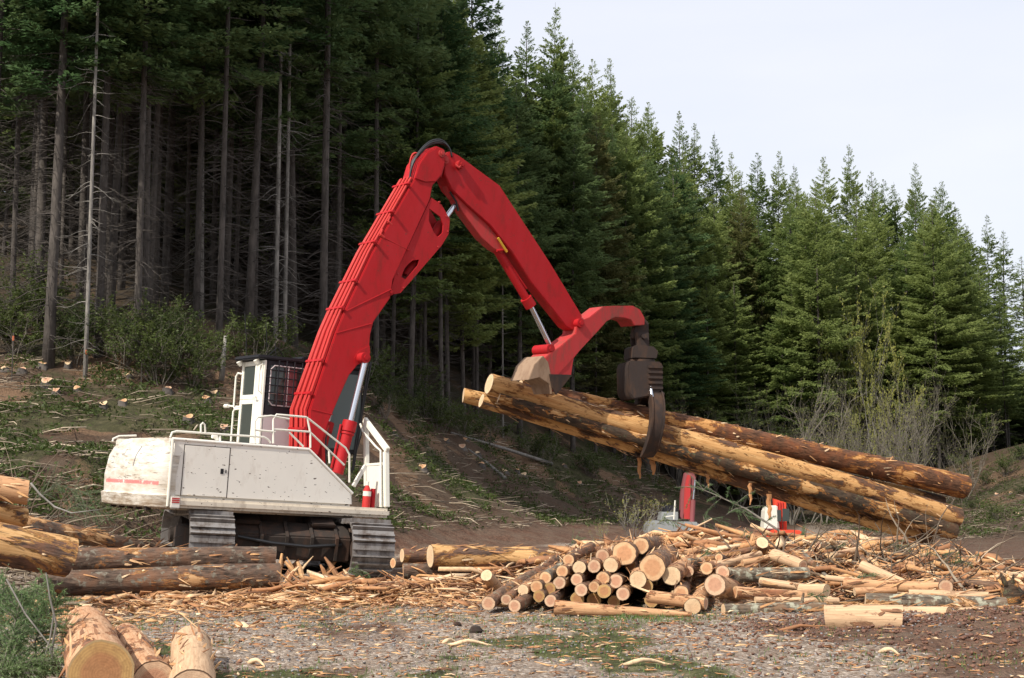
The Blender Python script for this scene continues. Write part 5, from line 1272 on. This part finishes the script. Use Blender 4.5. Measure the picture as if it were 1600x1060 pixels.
# front face of the right forest : named individually by position
FACE = [(930, 170, 92, 'olive', 'yellowish olive conifer right of the stick'), (700, 20, 76, 'midlit', 'broad full conifer rising above the boom tip'), (745, 60, 80, 'midlit', 'dark conifer above the upper end of the stick'),
        (845, 90, 90, 'midlit', 'full conifer behind the middle of the stick'), (895, 190, 88, 'mid', 'dark conifer between the olive one and the stick'), (975, 190, 96, 'full', 'tall green conifer just right of the olive one'),
        (1010, 250, 98, 'full', 'green conifer above the curved end of the red grapple arm'), (1048, 260, 104, 'full', 'full conifer up right of the grapple arm'), (1082, 300, 106, 'full', 'blue green conifer right of the grapple arm'),
        (1120, 300, 108, 'full', 'pale green pointed conifer over the dark top log'), (1160, 290, 112, 'olive', 'light olive conifer in the middle of the right forest'), (1195, 330, 112, 'full', 'conifer with drooping boughs at centre right'),
        (1235, 300, 112, 'full', 'broad conifer left of the yellow leafed tree'), (1262, 360, 114, 'full', 'narrow conifer left of the yellow leafed tree'), (1318, 330, 116, 'full', 'slender conifer just left of the yellow leafed tree'),
        (1345, 400, 112, 'full', 'short conifer in front of the yellow leafed tree'), (1420, 360, 112, 'full', 'dark conifer right of the yellow leafed tree'), (1452, 330, 112, 'full', 'widest conifer of the right forest with layered boughs'),
        (1488, 370, 110, 'full', 'bright green conifer near the right edge'), (1512, 400, 110, 'full', 'last full conifer before the thin trees at right'), (1290, 420, 110, 'full', 'low bushy conifer above the bare shrubs'), (1225, 470, 106, 'full', 'small pointed conifer behind the bare shrubs'),
        (1100, 420, 104, 'full', 'small dense conifer above the middle of the held logs'), (1150, 440, 106, 'full', 'small conifer behind the pale twiggy shrubs'), (1390, 480, 108, 'full', 'small green conifer below the yellow leafed tree'), (1060, 400, 100, 'mid', 'shaded conifer behind the grapple')]
for px, py, Y, kd, lab in FACE: place(kd, px, Y, py, lab, 'conifers in the forest front', sxy=.95 if Y < 90 else .92)
# deeper rows
rn = random.Random(77)
zones = {}
row = 0; cand = []
for k, dy in enumerate((4, 7.5, 11, 15, 19, 24, 30, 37, 45)):
    px = -80 + rn.uniform(0, 60)
    while px < 1660:
        Y0 = float(np.interp(px, EX, EY)); Y = Y0 + dy + rn.uniform(-1.3, 1.3); X = (px-800)/F*Y
        step = (2.35 if px < 620 else 3.8 if px < 1080 else 4.6) * (1 + .07*k)
        px += step*F/Y*rn.uniform(.75, 1.25)
        if px > 1080 and k > 4: continue
        if px > 620 and k > 7: continue
        if any((X-a)**2 + (Y-b)**2 < c*c*(.32 if px < 620 else 1) for a, b, c in occupied): continue
        cand.append((px, X, Y, k, dy))
for px0, X, Y, k, dy in cand:
    px = 800 + X/Y*F
    if tree_n > 297: break
    zb = gz(X, Y)
    sky_y = float(np.interp(px, [-100, 600, 720, 780, 870, 960, 1030, 1150, 1250, 1500, 1540, 1600], [-900, -300, 50, 100, 65, 135, 208, 250, 266, 305, 400, 450]))
    hmax = P(px, sky_y + 12, Y).z - zb
    if px < 640:
        kd = 'tall' if k < 5 else 'full'; H = rn.uniform(27, 36) if k < 5 else rn.uniform(20, 28)
        lab = 'dim conifer deep in the stand behind the front stems left of the boom tip'; g = 'conifers deep in the left stand'
    elif px < 1060:
        kd = 'mid' if k < 3 else 'full'; H = rn.uniform(22, 30)
        lab = 'dark conifer in the stand behind the stick and grapple'; g = 'conifers deep in the middle stand'
    else:
        kd = 'full' if px < 1520 else 'sparse'; H = rn.uniform(19, 27)
        lab = 'green conifer filling the right forest between the named ones'; g = 'conifers filling the right forest'
        lab = 'green conifer standing inside the dense right forest'
    H = min(H, hmax)
    if H < 7: continue
    tree(kd, X, Y, H, lab, g, sxy=(.95 if kd == 'full' and px > 1000 else None))
# far wood closing the view
r = np.random.RandomState(9); Vs = []; Ts = []; far = []
H0, cm, tm = PROTO['full'][0]
co = np.empty(len(cm.vertices)*3, np.float32); cm.vertices.foreach_get('co', co); co = co.reshape(-1, 4, 3)[::5]
for i in range(185):
    px = r.uniform(1440, 1720) if i >= 150 else r.uniform(-150, 1420) if i < 80 else r.uniform(-120, 640); Y = float(np.interp(px, EX, EY)) + (r.uniform(30, 60) if i >= 150 else r.uniform(50, 75) if i < 80 else r.uniform(34, 60)); X = (px-800)/F*Y
    sky_y = float(np.interp(px, [-100, 600, 720, 780, 870, 960, 1030, 1150, 1250, 1500, 1530, 1600], [-900, -300, 80, 140, 100, 170, 250, 290, 310, 350, 520, 560])); zb = gz(X, Y); H = min(r.uniform(20, 27), P(px, sky_y + 20, Y).z - zb)
    if H < 5: continue
    a = r.uniform(0, 2*PI); q = co - co.mean(1, keepdims=True); q = co.mean(1, keepdims=True) + q*2.1; s = H/H0
    xx = (q[..., 0]*math.cos(a) - q[..., 1]*math.sin(a))*1.1; yy = (q[..., 0]*math.sin(a) + q[..., 1]*math.cos(a))*1.1
    Vs.append(np.stack([xx + X, yy + Y, q[..., 2]*s + zb], -1).reshape(-1, 3))
V = np.concatenate(Vs); o = npmesh('distant_wood', V, np.arange(len(V)).reshape(-1, 4), NEEDR, tint=np.full(len(V), .3))
tag(o, 'dark far wood closing the view behind the standing trees', None, None, 'stuff')

# ------------------------------------------------------------------ shrubs
def woody(seed, H, spread, depth=4, r0=.03, n0=5, leaf=None, lsize=.06, ldens=3, bend=.25, droop=0):
    rn = random.Random(seed); mb = MB(); LV = []
    def grow(p, d, L, r, k):
        q = [p]; 
        for i in range(4):
            d = (d + Vector((rn.uniform(-bend, bend), rn.uniform(-bend, bend), rn.uniform(-bend, bend) + .05 - droop*k*.02))).normalized(); q.append(q[-1] + d*L/4)
        mb.tube(q, [r, r*.88, r*.75, r*.62, r*.5], 4 if k > 1 else 3, cap=False)
        if k <= 1 and leaf:
            for i in range(ldens):
                c = q[rn.randint(1, 4)] + Vector((rn.uniform(-.08, .08), rn.uniform(-.08, .08), rn.uniform(-.08, .08)))*lsize*14; a = Vector((rn.gauss(0, 1), rn.gauss(0, 1), rn.gauss(0, .6))).normalized()*lsize*rn.uniform(.6, 1.3); b = Vector((rn.gauss(0, 1), rn.gauss(0, 1), rn.gauss(0, 1))).normalized()*lsize*.55
                LV.append((c - a, c + b, c + a, c - b))
        if k <= 0: return
        for i in range(rn.randint(2, 4)):
            t = rn.randint(1, 4); sp = spread; nd = (d + Vector((rn.uniform(-sp, sp), rn.uniform(-sp, sp), rn.uniform(-.15, .45)))).normalized(); grow(q[t], nd, L*rn.uniform(.5, .8), r*.55, k-1)
    for i in range(n0):
        a = rn.uniform(0, 2*PI); grow(Vector((math.cos(a)*.1, math.sin(a)*.1, -.1)), Vector((math.cos(a)*spread*.7, math.sin(a)*spread*.7, 1)).normalized(), H*rn.uniform(.35, .55), r0*rn.uniform(.7, 1.1), depth)
    return mb, LV
def shrub_meshes(seed, H, spread, depth, r0, n0, tm, lm, lsize, ldens, **k):
    mb, LV = woody(seed, H, spread, depth, r0, n0, lm, lsize, ldens, **k)
    st = mb.build('stems', tm); COL.objects.unlink(st); lf = None
    if LV:
        V = np.array([tuple(v) for q in LV for v in q]); lf = npmesh('leaves', V, np.arange(len(V)).reshape(-1, 4), lm, tint=np.repeat(np.random.RandomState(seed).uniform(0, 1, len(LV)), 4)); COL.objects.unlink(lf)
    return (H, st.data, lf.data if lf else None)
BARE = [shrub_meshes(i, 6, .85, 4, .045, 4, TWIG, LEAFY, .04, 1, bend=.3) for i in range(5)]
LEAFB = [shrub_meshes(20 + i, 2.6, .9, 3, .02, 10, TWIG, LEAF, .055, 9) for i in range(3)]
YELT = [shrub_meshes(30 + i, 9, .8, 4, .06, 4, BARKL, LEAFY, .095, 8) for i in range(2)]
BUD = [shrub_meshes(40, 1.7, .75, 3, .014, 6, BARKL, LEAFY, .022, 3)]
def shrub(ms, x, y, H, label, cat, group, name, sxy=1.0, z=None):
    rn = random.Random(int(x*100) + int(y*31)); H0, st, lf = ms[rn.randrange(len(ms))]; s = H/H0
    e = empty(name, (x, y, (gz(x, y) if z is None else z) - .03)); e.rotation_euler = (0, 0, rn.uniform(0, 6.28)); e.scale = (s*sxy, s*sxy, s)
    a = bpy.data.objects.new('stems', st); COL.objects.link(a); a.parent = e
    if lf: b = bpy.data.objects.new('leaves', lf); COL.objects.link(b); b.parent = e
    return tag(e, label, cat, group)
bs = [(1062, 95, 5), (1085, 92, 6), (1118, 90, 7), (1150, 92, 7.5), (1178, 90, 6.5), (1205, 90, 8.5), (1232, 88, 8), (1258, 90, 9), (1283, 88, 8.5), (1305, 92, 9), (1330, 90, 8.5), (1352, 88, 8), (1378, 92, 9), (1400, 90, 8), (1428, 92, 8.5), (1450, 90, 7.5), (1476, 92, 6.5), (1500, 94, 6), (1020, 92, 4), (1240, 96, 11), (1320, 97, 12), (1420, 97, 10)]
for i, (px, Y, H) in enumerate(bs):
    X = (px-800)/F*Y; k = sorted(q[0] for q in bs).index(px) + 1
    nm = ['first','second','third','fourth','fifth','sixth','seventh','eighth','ninth','tenth','eleventh','twelfth','thirteenth','fourteenth','fifteenth','sixteenth','seventeenth','eighteenth','nineteenth','twentieth','twenty first','twenty second'][k-1]
    yt = random.Random(i*3).uniform(545, 640) + (40 if px < 1120 or px > 1470 else 0)
    H = P(px, yt, Y).z - gz(X, Y)
    shrub(BARE, X, Y, H*.95, '%s bare pale twiggy shrub from the left above the held logs' % nm, 'bare shrub', 'leafless shrubs at the forest foot', 'bare_shrub', .8)
shrub(YELT, (1335-800)/F*104, 104, P(1335, 440, 104).z - gz((1335-800)/F*104, 104), 'left yellow leafed young tree among the dark conifers at right', 'young tree', 'yellow leafed trees', 'leafy_tree', .36)
shrub(YELT, (1385-800)/F*103, 103, P(1385, 440, 103).z - gz((1385-800)/F*103, 103), 'right, fuller yellow leafed young tree among the dark conifers at right', 'young tree', 'yellow leafed trees', 'leafy_tree', .36)
gb = [(-5, 520), (30, 505), (62, 500), (98, 530), (150, 520), (190, 560), (232, 560), (255, 540), (280, 555), (300, 590), (30, 545), (120, 560), (320, 560), (585, 600), (612, 590), (640, 615), (600, 640), (660, 640), (635, 650), (690, 665), (395, 560), (720, 670), (560, 600), (760, 690), (850, 715), (925, 735), (250, 590)]
for i, (px, py) in enumerate(gb):
    p = hit(px, py + 12); zone = 'left of the loader' if px < 420 else 'right of the boom'; lst = sorted(q for q in gb if (q[0] < 420) == (px < 420)); k = lst.index((px, py)) + 1
    nm = ['first','second','third','fourth','fifth','sixth','seventh','eighth','ninth','tenth','eleventh','twelfth','thirteenth','fourteenth','fifteenth','sixteenth'][k-1]
    shrub(LEAFB, p.x, p.y, random.Random(i).uniform(1.6, 3.0), '%s green understorey bush from the left at the forest edge %s' % (nm, zone), 'bush', 'green bushes under the forest edge', 'green_bush', 1.15, p.z)
# budding shrub on the crest, and twiggy saplings
p = P(998, 838, 29.5); shrub(BUD, p.x, p.y, 1.35, 'budding leafless shrub with tiny yellow leaves behind the centre pile', 'budding shrub', None, 'budding_shrub', 1.0, P(998, 842, 29.5).z)
p = P(935, 850, 28.0); shrub(BUD, p.x, p.y, .9, 'small thin sapling with few buds left of the crowning log', 'sapling', None, 'sapling', .5, P(935, 862, 28).z)

# ------------------------------------------------------------------ cut conifer boughs
def bough(name, pts, L, seed, label, mat=NEEDB, n=60, spread=.5, cl=.035, group='cut green boughs', r0=.012, sr=.35):
    rs = np.random.RandomState(seed); mb = MB(); pts = [Vector(p) for p in pts]
    mb.tube(pts, list(np.linspace(r0, r0*.3, len(pts))), 6); Vs = []
    path = []
    for i in range(len(pts)-1):
        for t in np.linspace(0, 1, 8, endpoint=False): path.append((pts[i].lerp(pts[i+1], t), (pts[i+1]-pts[i]).normalized()))
    for k in range(n):
        q, d = path[int(rs.uniform(.08, .999)*len(path))]; frac = 1 - rs.uniform(0, .4)
        sdv = Vector(rs.normal(0, 1, 3)); sdv.z *= .45; sdv = (sdv - d*sdv.dot(d)).normalized(); dd = (d*.8 + sdv*.9).normalized(); l = L*sr*rs.uniform(.4, 1.1)*frac
        tw = [q]; 
        for j in range(4): dd = (dd + Vector((0, 0, -.10))).normalized(); tw.append(tw[-1] + dd*l/4)
        mb.tube(tw, [.005, .004, .003, .002, .001], 3, cap=False)
        m = int(l/.006) + 6; s = rs.uniform(0, 3.999, m); base = np.array([tuple(tw[int(a)].lerp(tw[int(a)+1], a - int(a))) for a in s])
        nd = rs.normal(0, 1, (m, 3)); nd /= np.linalg.norm(nd, axis=1)[:, None]; nd = nd*.8 + np.array(dd)*.7; nd /= np.linalg.norm(nd, axis=1)[:, None]
        qq = np.cross(nd, rs.normal(0, 1, (m, 3))); qq /= np.linalg.norm(qq, axis=1)[:, None] + 1e-9; ll = cl*rs.uniform(.6, 1.2, m)[:, None]; wv = cl*.10
        Vs.append(np.stack([base - qq*wv, base + qq*wv, base + nd*ll], 1).reshape(-1, 3))
    o = mb.build(name, TWIG); V = np.concatenate(Vs); npmesh('needles', V, np.arange(len(V)).reshape(-1, 3), mat, parent=o, tint=np.repeat(rs.uniform(0, 1, len(V)//3), 3))
    return tag(o, label, 'bough', group)
BG = [((-20, 1075), (40, 960), (-30, 905), 12.6, 'highest bough tip at the left edge'), ((60, 1075), (55, 1000), (92, 930), 12.8, 'bough with a pale bare twig beside the big foreground log'), ((-40, 1010), (20, 990), (70, 950), 13.2, 'bough pointing right in the left foreground heap'),
      ((-30, 1070), (20, 1040), (85, 1035), 12.0, 'lowest bough spreading right at the bottom left corner'), ((-40, 960), (10, 930), (60, 925), 13.6, 'upper right reaching bough of the left foreground heap'), ((30, 1075), (15, 1010), (30, 945), 12.2, 'upright bough in the middle of the left foreground heap')]
for i, (a, b, c, Y, lab) in enumerate(BG):
    bough('cut_bough', [P(*a, Y), P(*b, Y + .15), P(*c, Y + .3)], .9, i, lab, n=120, cl=.040, sr=.40)
mb = MB()
for q in (((72, 895), (78, 935), (88, 975), (80, 1020), (95, 1062)), ((10, 905), (40, 960), (75, 1005), (92, 1060)), ((60, 1060), (78, 1000), (84, 960))):
    mb.tube([P(a, b, 12.35) for a, b in q], [.004, .008, .010, .010, .012], 6) if len(q) == 5 else mb.tube([P(a, b, 12.3) for a, b in q], .007, 6)
tag(mb.build('bare_twig', BARKL, smooth='all'), 'pale bare forked twig standing in the left foreground boughs', 'twig')
for (px, py, Y, lab, s) in ((555, 893, 26.0, 'small green bough hanging on the right hand track', .45), (970, 968, 20.2, 'green bough flat on the ground before the centre pile', .55), (1040, 815, 30, 'green bough right of the budding shrub', .5), (1110, 815, 31, 'drooping yellow green bough under the far boom', .7), (1150, 800, 30.5, 'green bough left of the far white cab', .6),
                         (1105, 868, 24.5, 'small green bough on the crest right of the thick logs', .4), (1235, 880, 23.6, 'green bough tip in the middle of the right heap', .35), (120, 800, 31.5, 'dark green bough on the brush behind the left logs', 1.4), (90, 770, 33, 'large dark green bough higher on the brush behind the left logs', 1.6)):
    b = P(px, py, Y); bough('cut_bough', [b + Vector((-.35*s, 0, -.1*s)), b + Vector((0, 0, .12*s)), b + Vector((.5*s, .05, -.05*s))], s, px, lab, n=26 if s < 1 else 70, sr=.6)
# leaning sapling across the crest
mb = MB(); q = [P(a, b, Y) for a, b, Y in ((1300, 910, 23.6), (1262, 870, 25), (1215, 828, 27), (1165, 795, 29), (1110, 770, 31), (1080, 760, 32))]
mb.tube(q, [.035, .03, .024, .018, .012, .006], 7); lean = mb.build('leaning_sapling', TWIG, smooth='all'); tag(lean, 'thin pale cut sapling leaning up to the left across the crest of the right heap', 'sapling')
rs = random.Random(8); mb = MB(); Vs = []
for i in range(16):
    t = rs.uniform(1.6, 4.9); a = q[int(t)].lerp(q[int(t)+1], t - int(t)); d = Vector((rs.uniform(-1, .4), rs.uniform(-.6, .6), rs.uniform(-.5, .6))).normalized(); l = rs.uniform(.25, .7); e = a + d*l
    mb.tube([a, a.lerp(e, .5) + Vector((0, 0, .03)), e], [.008, .006, .003], 4)
    for j in range(60):
        c = a.lerp(e, rs.uniform(.2, 1)); u = Vector((rs.gauss(0, 1), rs.gauss(0, 1), rs.gauss(0, 1))).normalized(); v_ = u.cross(Vector((rs.gauss(0, 1), rs.gauss(0, 1), rs.gauss(0, 1)))).normalized()*.005; Vs += [tuple(c - v_), tuple(c + v_), tuple(c + u*.06)]
tag(mb.build('twigs', TWIG, lean), kind='stuff'); V = np.array(Vs); npmesh('needles', V, np.arange(len(V)).reshape(-1, 3), NEEDB, parent=lean, tint=np.repeat(np.random.RandomState(1).uniform(0, 1, len(V)//3), 3))
# brush heap behind the left logs
mb = MB(); rn = random.Random(21)
for i in range(260):
    px = rn.uniform(-20, 190); Y = rn.uniform(27.5, 33.5); x = (px-800)/F*Y; y = Y; z = float(height([x], [y], False)[0]) + rn.uniform(0, .5)*max(0, 1 - px/230)
    d = Vector((rn.uniform(-.4, 1), rn.uniform(-.5, .5), rn.uniform(-.15, .5))).normalized(); L = rn.uniform(.8, 3.0); pts = [Vector((x, y, z))]
    for k in range(5): d = (d + Vector((rn.uniform(-.15, .15), rn.uniform(-.15, .15), -.10))).normalized(); pts.append(pts[-1] + d*L/5)
    r0 = rn.uniform(.008, .026); mb.tube(pts, [r0*(1-.15*k) for k in range(6)], 4, tint=rn.uniform(.2, .9))
tag(mb.build('brush_heap', SLASH, tint=True), 'heap of bare cut branches behind the logs at the left', None, None, 'stuff')
mb = MB(); mb.tube([P(a, b, 27) for a, b in ((48, 755), (62, 772), (85, 792), (112, 802), (135, 799), (160, 796))], [.02, .02, .018, .015, .01, .006], 6)
tag(mb.build('pale_branch', BARKL, smooth='all'), 'long pale curved bare branch pointing at the counterweight', 'branch')
for (a, b, lab) in (((350, 530), (346, 600), 'pale snag pole standing left of the cab'), ((705, 680), (862, 728), 'long pale fallen pole on the slope below the held logs'), ((730, 705), (790, 752), 'pale fallen pole further down the slope right of the guard')):
    p = hit(a[0], a[1]) if 'fallen' in lab else None; q = hit(b[0], b[1])
    if p is None: p = Vector((q.x + .1, q.y, P(a[0], a[1], q.y).z))
    mb = MB(); mb.tube([q + Vector((0, 0, .12)), q.lerp(p, .5) + Vector((0, 0, .15)), p + Vector((0, 0, .12))], [.11, .09, .05], 8); tag(mb.build('dead_pole', BARKL, smooth='all'), lab, 'dead pole')

# ------------------------------------------------------------------ machines working in the distance
def yarder():
    Y = 68.0; e = empty('log_loader', P(1060, 838, Y)); o = e.location.copy()
    tag(e, 'distant grey bodied loader with a faded red boom behind the budding shrub', 'log loader')
    def q(px, py, dy=0): v = P(px, py, Y + dy) - o; v.y = dy; return v
    def pr(name, pts, y0, y1, mat, bv=.02):
        mb = MB(); mb.prism([(q(a, b).x, q(a, b).z) for a, b in pts], y0, y1); return mb.build(name, mat, e, bevel=bv)
    body = pr('body', [(1012, 836), (1014, 817), (1028, 814), (1092, 816), (1095, 836)], 0, 2.6, GREYP, .08)
    pr('hood', [(1034, 813.6), (1036, 800), (1062, 800), (1062, 813.6)], .6, 2.2, GREYP); 
    mb = MB()
    for i in range(5): mb.box((q(1086, 0).x, -.02, q(0, 832 - i*3).z), (q(1095, 0).x, .02, q(0, 831 - i*3).z))
    mb.build('louvre', BLK, body)
    pr('engine_block', [(1040, 799.6), (1042, 790), (1062, 790), (1062, 799.6)], .8, 2.0, BLK)
    b = pr('boom', [(1066, 812), (1068, 770), (1074, 738), (1088, 738), (1091, 746), (1087, 812)], .9, 1.5, PINKR)
    pr('boom_panel', [(1071, 812), (1073, 760), (1077, 742), (1083, 742), (1082, 812)], .80, .89, REDW)
    mb = MB(); mb.tube([q(1086, 780, 0) + Vector((0, .7, 0)), q(1089, 750) + Vector((0, .7, 0))], .05, 10); mb.build('piston_rod', CHR, b)
    mb = MB(); mb.tube([q(1084, 820) + Vector((0, .7, 0)), q(1086, 782) + Vector((0, .7, 0))], .12, 10); mb.build('lift_cylinder', PINKR, b)
    mb = MB(); mb.tube([q(1054, 812) + Vector((0, .3, 0)), q(1056, 782) + Vector((0, .3, 0))], .04, 6); mb.tube([q(1040, 808) + Vector((0, .3, 0)), q(1056, 806) + Vector((0, .3, 0))], .03, 6); mb.build('handrail', WHR, e)
    for s in (.2, 2.0): pr('track', [(1010, 852), (1008, 845), (1014, 838), (1094, 838), (1100, 845), (1096, 852)], s, s + .5, MUD)
def orange():
    Y = 72.0; e = empty('excavator', P(1222, 842, Y)); o = e.location.copy()
    tag(e, 'distant orange excavator with a white cab partly hidden by the held logs', 'excavator')
    def q(px, py, dy=0): v = P(px, py, Y) - o; v.y = dy; return v
    def pr(name, pts, y0, y1, mat, bv=.02):
        mb = MB(); mb.prism([(q(a, b).x, q(a, b).z) for a, b in pts], y0, y1); return mb.build(name, mat, e, bevel=bv)
    pr('body', [(1196, 842), (1196, 832), (1210, 828), (1252, 829), (1256, 836), (1256, 842)], 0, 2.4, ORNG, .06)
    c = pr('cab', [(1195, 827.6), (1197, 796), (1204, 790), (1216, 790), (1219, 827.6)], .2, 1.4, WHR, .05)
    mb = MB(); mb.box((q(1206, 0).x, .185, q(0, 815).z), (q(1216, 0).x, .199, q(0, 795).z)); mb.build('window', GLS, c)
    mb = MB(); mb.box((q(1198, 0).x, .185, q(0, 815).z), (q(1204, 0).x, .199, q(0, 797).z)); mb.build('window', GLS, c)
    b = pr('boom', [(1217, 832), (1216, 790), (1214, 750), (1222, 735), (1230, 748), (1234, 790), (1235, 832)], .9, 1.5, ORNG)
    for i in range(3): mb = MB(); mb.tube([q(1221 + i*4, 828, .86), q(1220 + i*4, 785, .86)], .035, 6); mb.build('hydraulic_pipe', REDP, b)
    for s in (.1, 1.9): pr('track', [(1192, 856), (1190, 848), (1198, 843.5), (1256, 843.5), (1262, 850), (1258, 856)], s, s + .5, MUD)
yarder(); orange()
# marker tape on two front stems
for (px, py, lab) in ((21, 527, 'orange marker tape on a post at the far left'), (135, 549, 'orange marker tape on the whitish stem'), (222, 558, 'orange marker tape low on the paired grey stems')):
    p = P(px, py, float(np.interp(px, EX, EY)) - 2.2); g = gz(p.x, p.y); mb = MB(); mb.tube([(p.x, p.y, g - .1), (p.x, p.y, p.z + .15)], .02, 6); o = mb.build('marker_stake', BARK)
    mb = MB(); mb.tube([(p.x, p.y, p.z - .12), (p.x, p.y, p.z + .04)], .035, 8); mb.build('tape', TAPE, o); tag(o, lab, 'marker stake', 'marker stakes along the forest edge')
print('TREES', tree_n)
# low plants and brush on the hillside
r = np.random.RandomState(15); xy = np.concatenate([hillpts(r, 30000), np.stack([r.uniform(19, 36, 2600), r.uniform(62, 104, 2600)], -1)]); x, y = xy[:, 0], xy[:, 1]; kk_ = fbm(x*.35, y*.35, 43) > .43 + r.uniform(-.06, .06, len(x)); x = x[kk_]; y = y[kk_]; Vs = []
for rep in range(9):
    n = len(x); c = np.stack([x + r.normal(0, .14, n), y + r.normal(0, .14, n), height(x, y) + r.uniform(.02, .22, n)], -1)
    a = r.normal(0, 1, (n, 3)); a /= np.linalg.norm(a, axis=1)[:, None]; b = np.cross(a, r.normal(0, 1, (n, 3))); b /= np.linalg.norm(b, axis=1)[:, None]; l = r.uniform(.04, .10, n)[:, None]
    Vs.append(np.stack([c - a*l, c + b*l*.4, c + a*l, c - b*l*.4], 1).reshape(-1, 3))
V = np.concatenate(Vs); o = npmesh('hillside_plants', V, np.arange(len(V)).reshape(-1, 4), LEAF, tint=np.repeat(r.uniform(0, .7, len(V)//4), 4))
tag(o, 'low green plants and moss on the cleared hillside', None, None, 'stuff')
o = scatter_slivers('heap_slabs', 640, area([(4.6, 26.0, 2.2, 1.0, 3), (7.8, 23.8, 1.4, .7, 1.2), (2.4, 26.6, 1.3, .7, 1), (-2.6, 24.6, .7, .4, .6)]), (.4, 1.5), (.06, .19), (.03, .08), CHIP, 25, lift=.20, tilt=.25, tint=(.2, 1))
tag(o, 'split slabs and broken tops jumbled in the right heap', None, None, 'stuff')
o = scatter_slivers('hillside_branches', 2400, hillpts, (.6, 2.6), (.02, .05), (.015, .03), SLASH, 33, lift=.10, tilt=.2, tint=(.55, 1))
tag(o, 'pale bleached branches lying over the cleared hillside', None, None, 'stuff')
o = scatter_slivers('bark_slabs', 500, area([(-5.0, 23.0, 2.6, .6, 3), (-2.4, 24.0, .9, .5, 3), (-4.5, 20.5, 2.2, 1.5, .5)]), (.25, .75), (.04, .12), (.006, .014), CHIP, 35, lift=.08, tilt=.3, tint=(.3, 1))
tag(o, 'larger torn bark slabs among the chips in front of the loader', None, None, 'stuff')
# green boughs and roots mixed through the heap
for i, (px, py, Y, s_) in enumerate(((1168, 842, 26.5, .6), (1292, 858, 25.4, .5), (1260, 842, 26.6, .6), (1330, 850, 26.2, .7), (1395, 856, 25.6, .6), (1455, 872, 25.0, .7), (1500, 882, 24.6, .6), (1200, 893, 23.4, .45), (1345, 905, 22.8, .45), (1225, 1015, 16.3, .4), (1270, 935, 21.2, .35), (500, 905, 25.4, .4), (900, 848, 27.6, .5))):
    b = P(px, py, Y); nm = ['first','second','third','fourth','fifth','sixth','seventh','eighth','ninth','tenth','eleventh','twelfth','thirteenth'][sorted(q for q in (1168,1292,1260,1330,1395,1455,1500,1200,1345,1225,1270,500,900)).index(px)]
    bough('cut_bough', [b + Vector((-.3*s_, .1, -.12*s_)), b + Vector((0, 0, .10*s_)), b + Vector((.45*s_, -.1, .02))], s_, 200 + i, '%s green bough sprig from the left among the debris heaps' % nm, n=24, sr=.55, group='green sprigs in the debris')
mb = MB(); rn = random.Random(31)
for i in range(300):
    x = rn.gauss(6.6, 1.3); y = rn.gauss(24.6, 1.0); p = Vector((x, y, float(height([x], [y], False)[0]) + .05)); d = Vector((rn.uniform(-1, 1), rn.uniform(-.6, .6), rn.uniform(.0, .8))).normalized(); q = [p]; L = rn.uniform(.4, 1.5)
    for k in range(6): d = (d + Vector((rn.uniform(-.35, .35), rn.uniform(-.35, .35), rn.uniform(-.35, .15)))).normalized(); q.append(q[-1] + d*L/6)
    r0 = rn.uniform(.008, .028); mb.tube(q, [r0*(1-.14*k) for k in range(7)], 5, tint=rn.uniform(0, .75))
tag(mb.build('root_tangle', SLASH, tint=True), 'tangle of torn brown roots and branches on the right heap', None, None, 'stuff')
# mud and roots packed on the inner side of the right hand track
mb = MB(); rn = random.Random(41); c0 = hit(548, 895) + Vector((0, .25, .35))
for i in range(90):
    d = Vector((rn.gauss(0, .5), rn.gauss(0, .4), rn.gauss(-.1, .7))).normalized(); p = c0 + Vector((rn.gauss(0, .12), rn.gauss(0, .12), rn.gauss(.15, .22))); q = [p]
    for k in range(4): d = (d + Vector((rn.uniform(-.4, .4), rn.uniform(-.4, .4), -.2))).normalized(); q.append(q[-1] + d*.09)
    mb.tube(q, [.012, .010, .008, .005, .003], 4, tint=rn.uniform(0, .6))
tag(mb.build('packed_roots', SLASH, tint=True), 'muddy roots hanging on the inner side of the right hand track', None, None, 'stuff')
# low bushes on the slope at the right edge
rb = [(1508, 735, 74), (1540, 760, 72), (1572, 745, 76), (1596, 775, 70), (1525, 800, 66), (1565, 815, 60), (1590, 720, 80), (1490, 770, 80)]
for i, (px, py, Y) in enumerate(rb):
    p = hit(px, py); k = sorted(q[0] for q in rb).index(px)
    shrub(LEAFB, p.x, p.y, random.Random(i).uniform(.9, 1.7), '%s low bush from the left on the bare slope past the log ends' % ['first', 'second', 'third', 'fourth', 'fifth', 'sixth', 'seventh', 'eighth'][k], 'bush', 'low bushes on the right hand slope', 'low_bush', 1.2, p.z)
# broken butt pieces jammed between the left logs and the right hand track
mb = MB(); rn = random.Random(57)
for i in range(34):
    px = rn.uniform(432, 560); p = hit(px, rn.uniform(896, 912)); d = Vector((rn.uniform(-.8, .8), rn.uniform(-.3, .5), rn.uniform(.1, 1.0))).normalized(); L = rn.uniform(.2, .55); r0 = rn.uniform(.02, .06)
    mb.tube([p - d*.05, p + d*L*.5 + Vector((0, 0, .02)), p + d*L], [r0, r0*.9, r0*rn.uniform(.1, .7)], 6, tint=rn.uniform(0, 1))
tag(mb.build('broken_chunks', CHIP, tint=True), 'broken butt pieces jammed between the left logs and the right hand track', None, None, 'stuff')
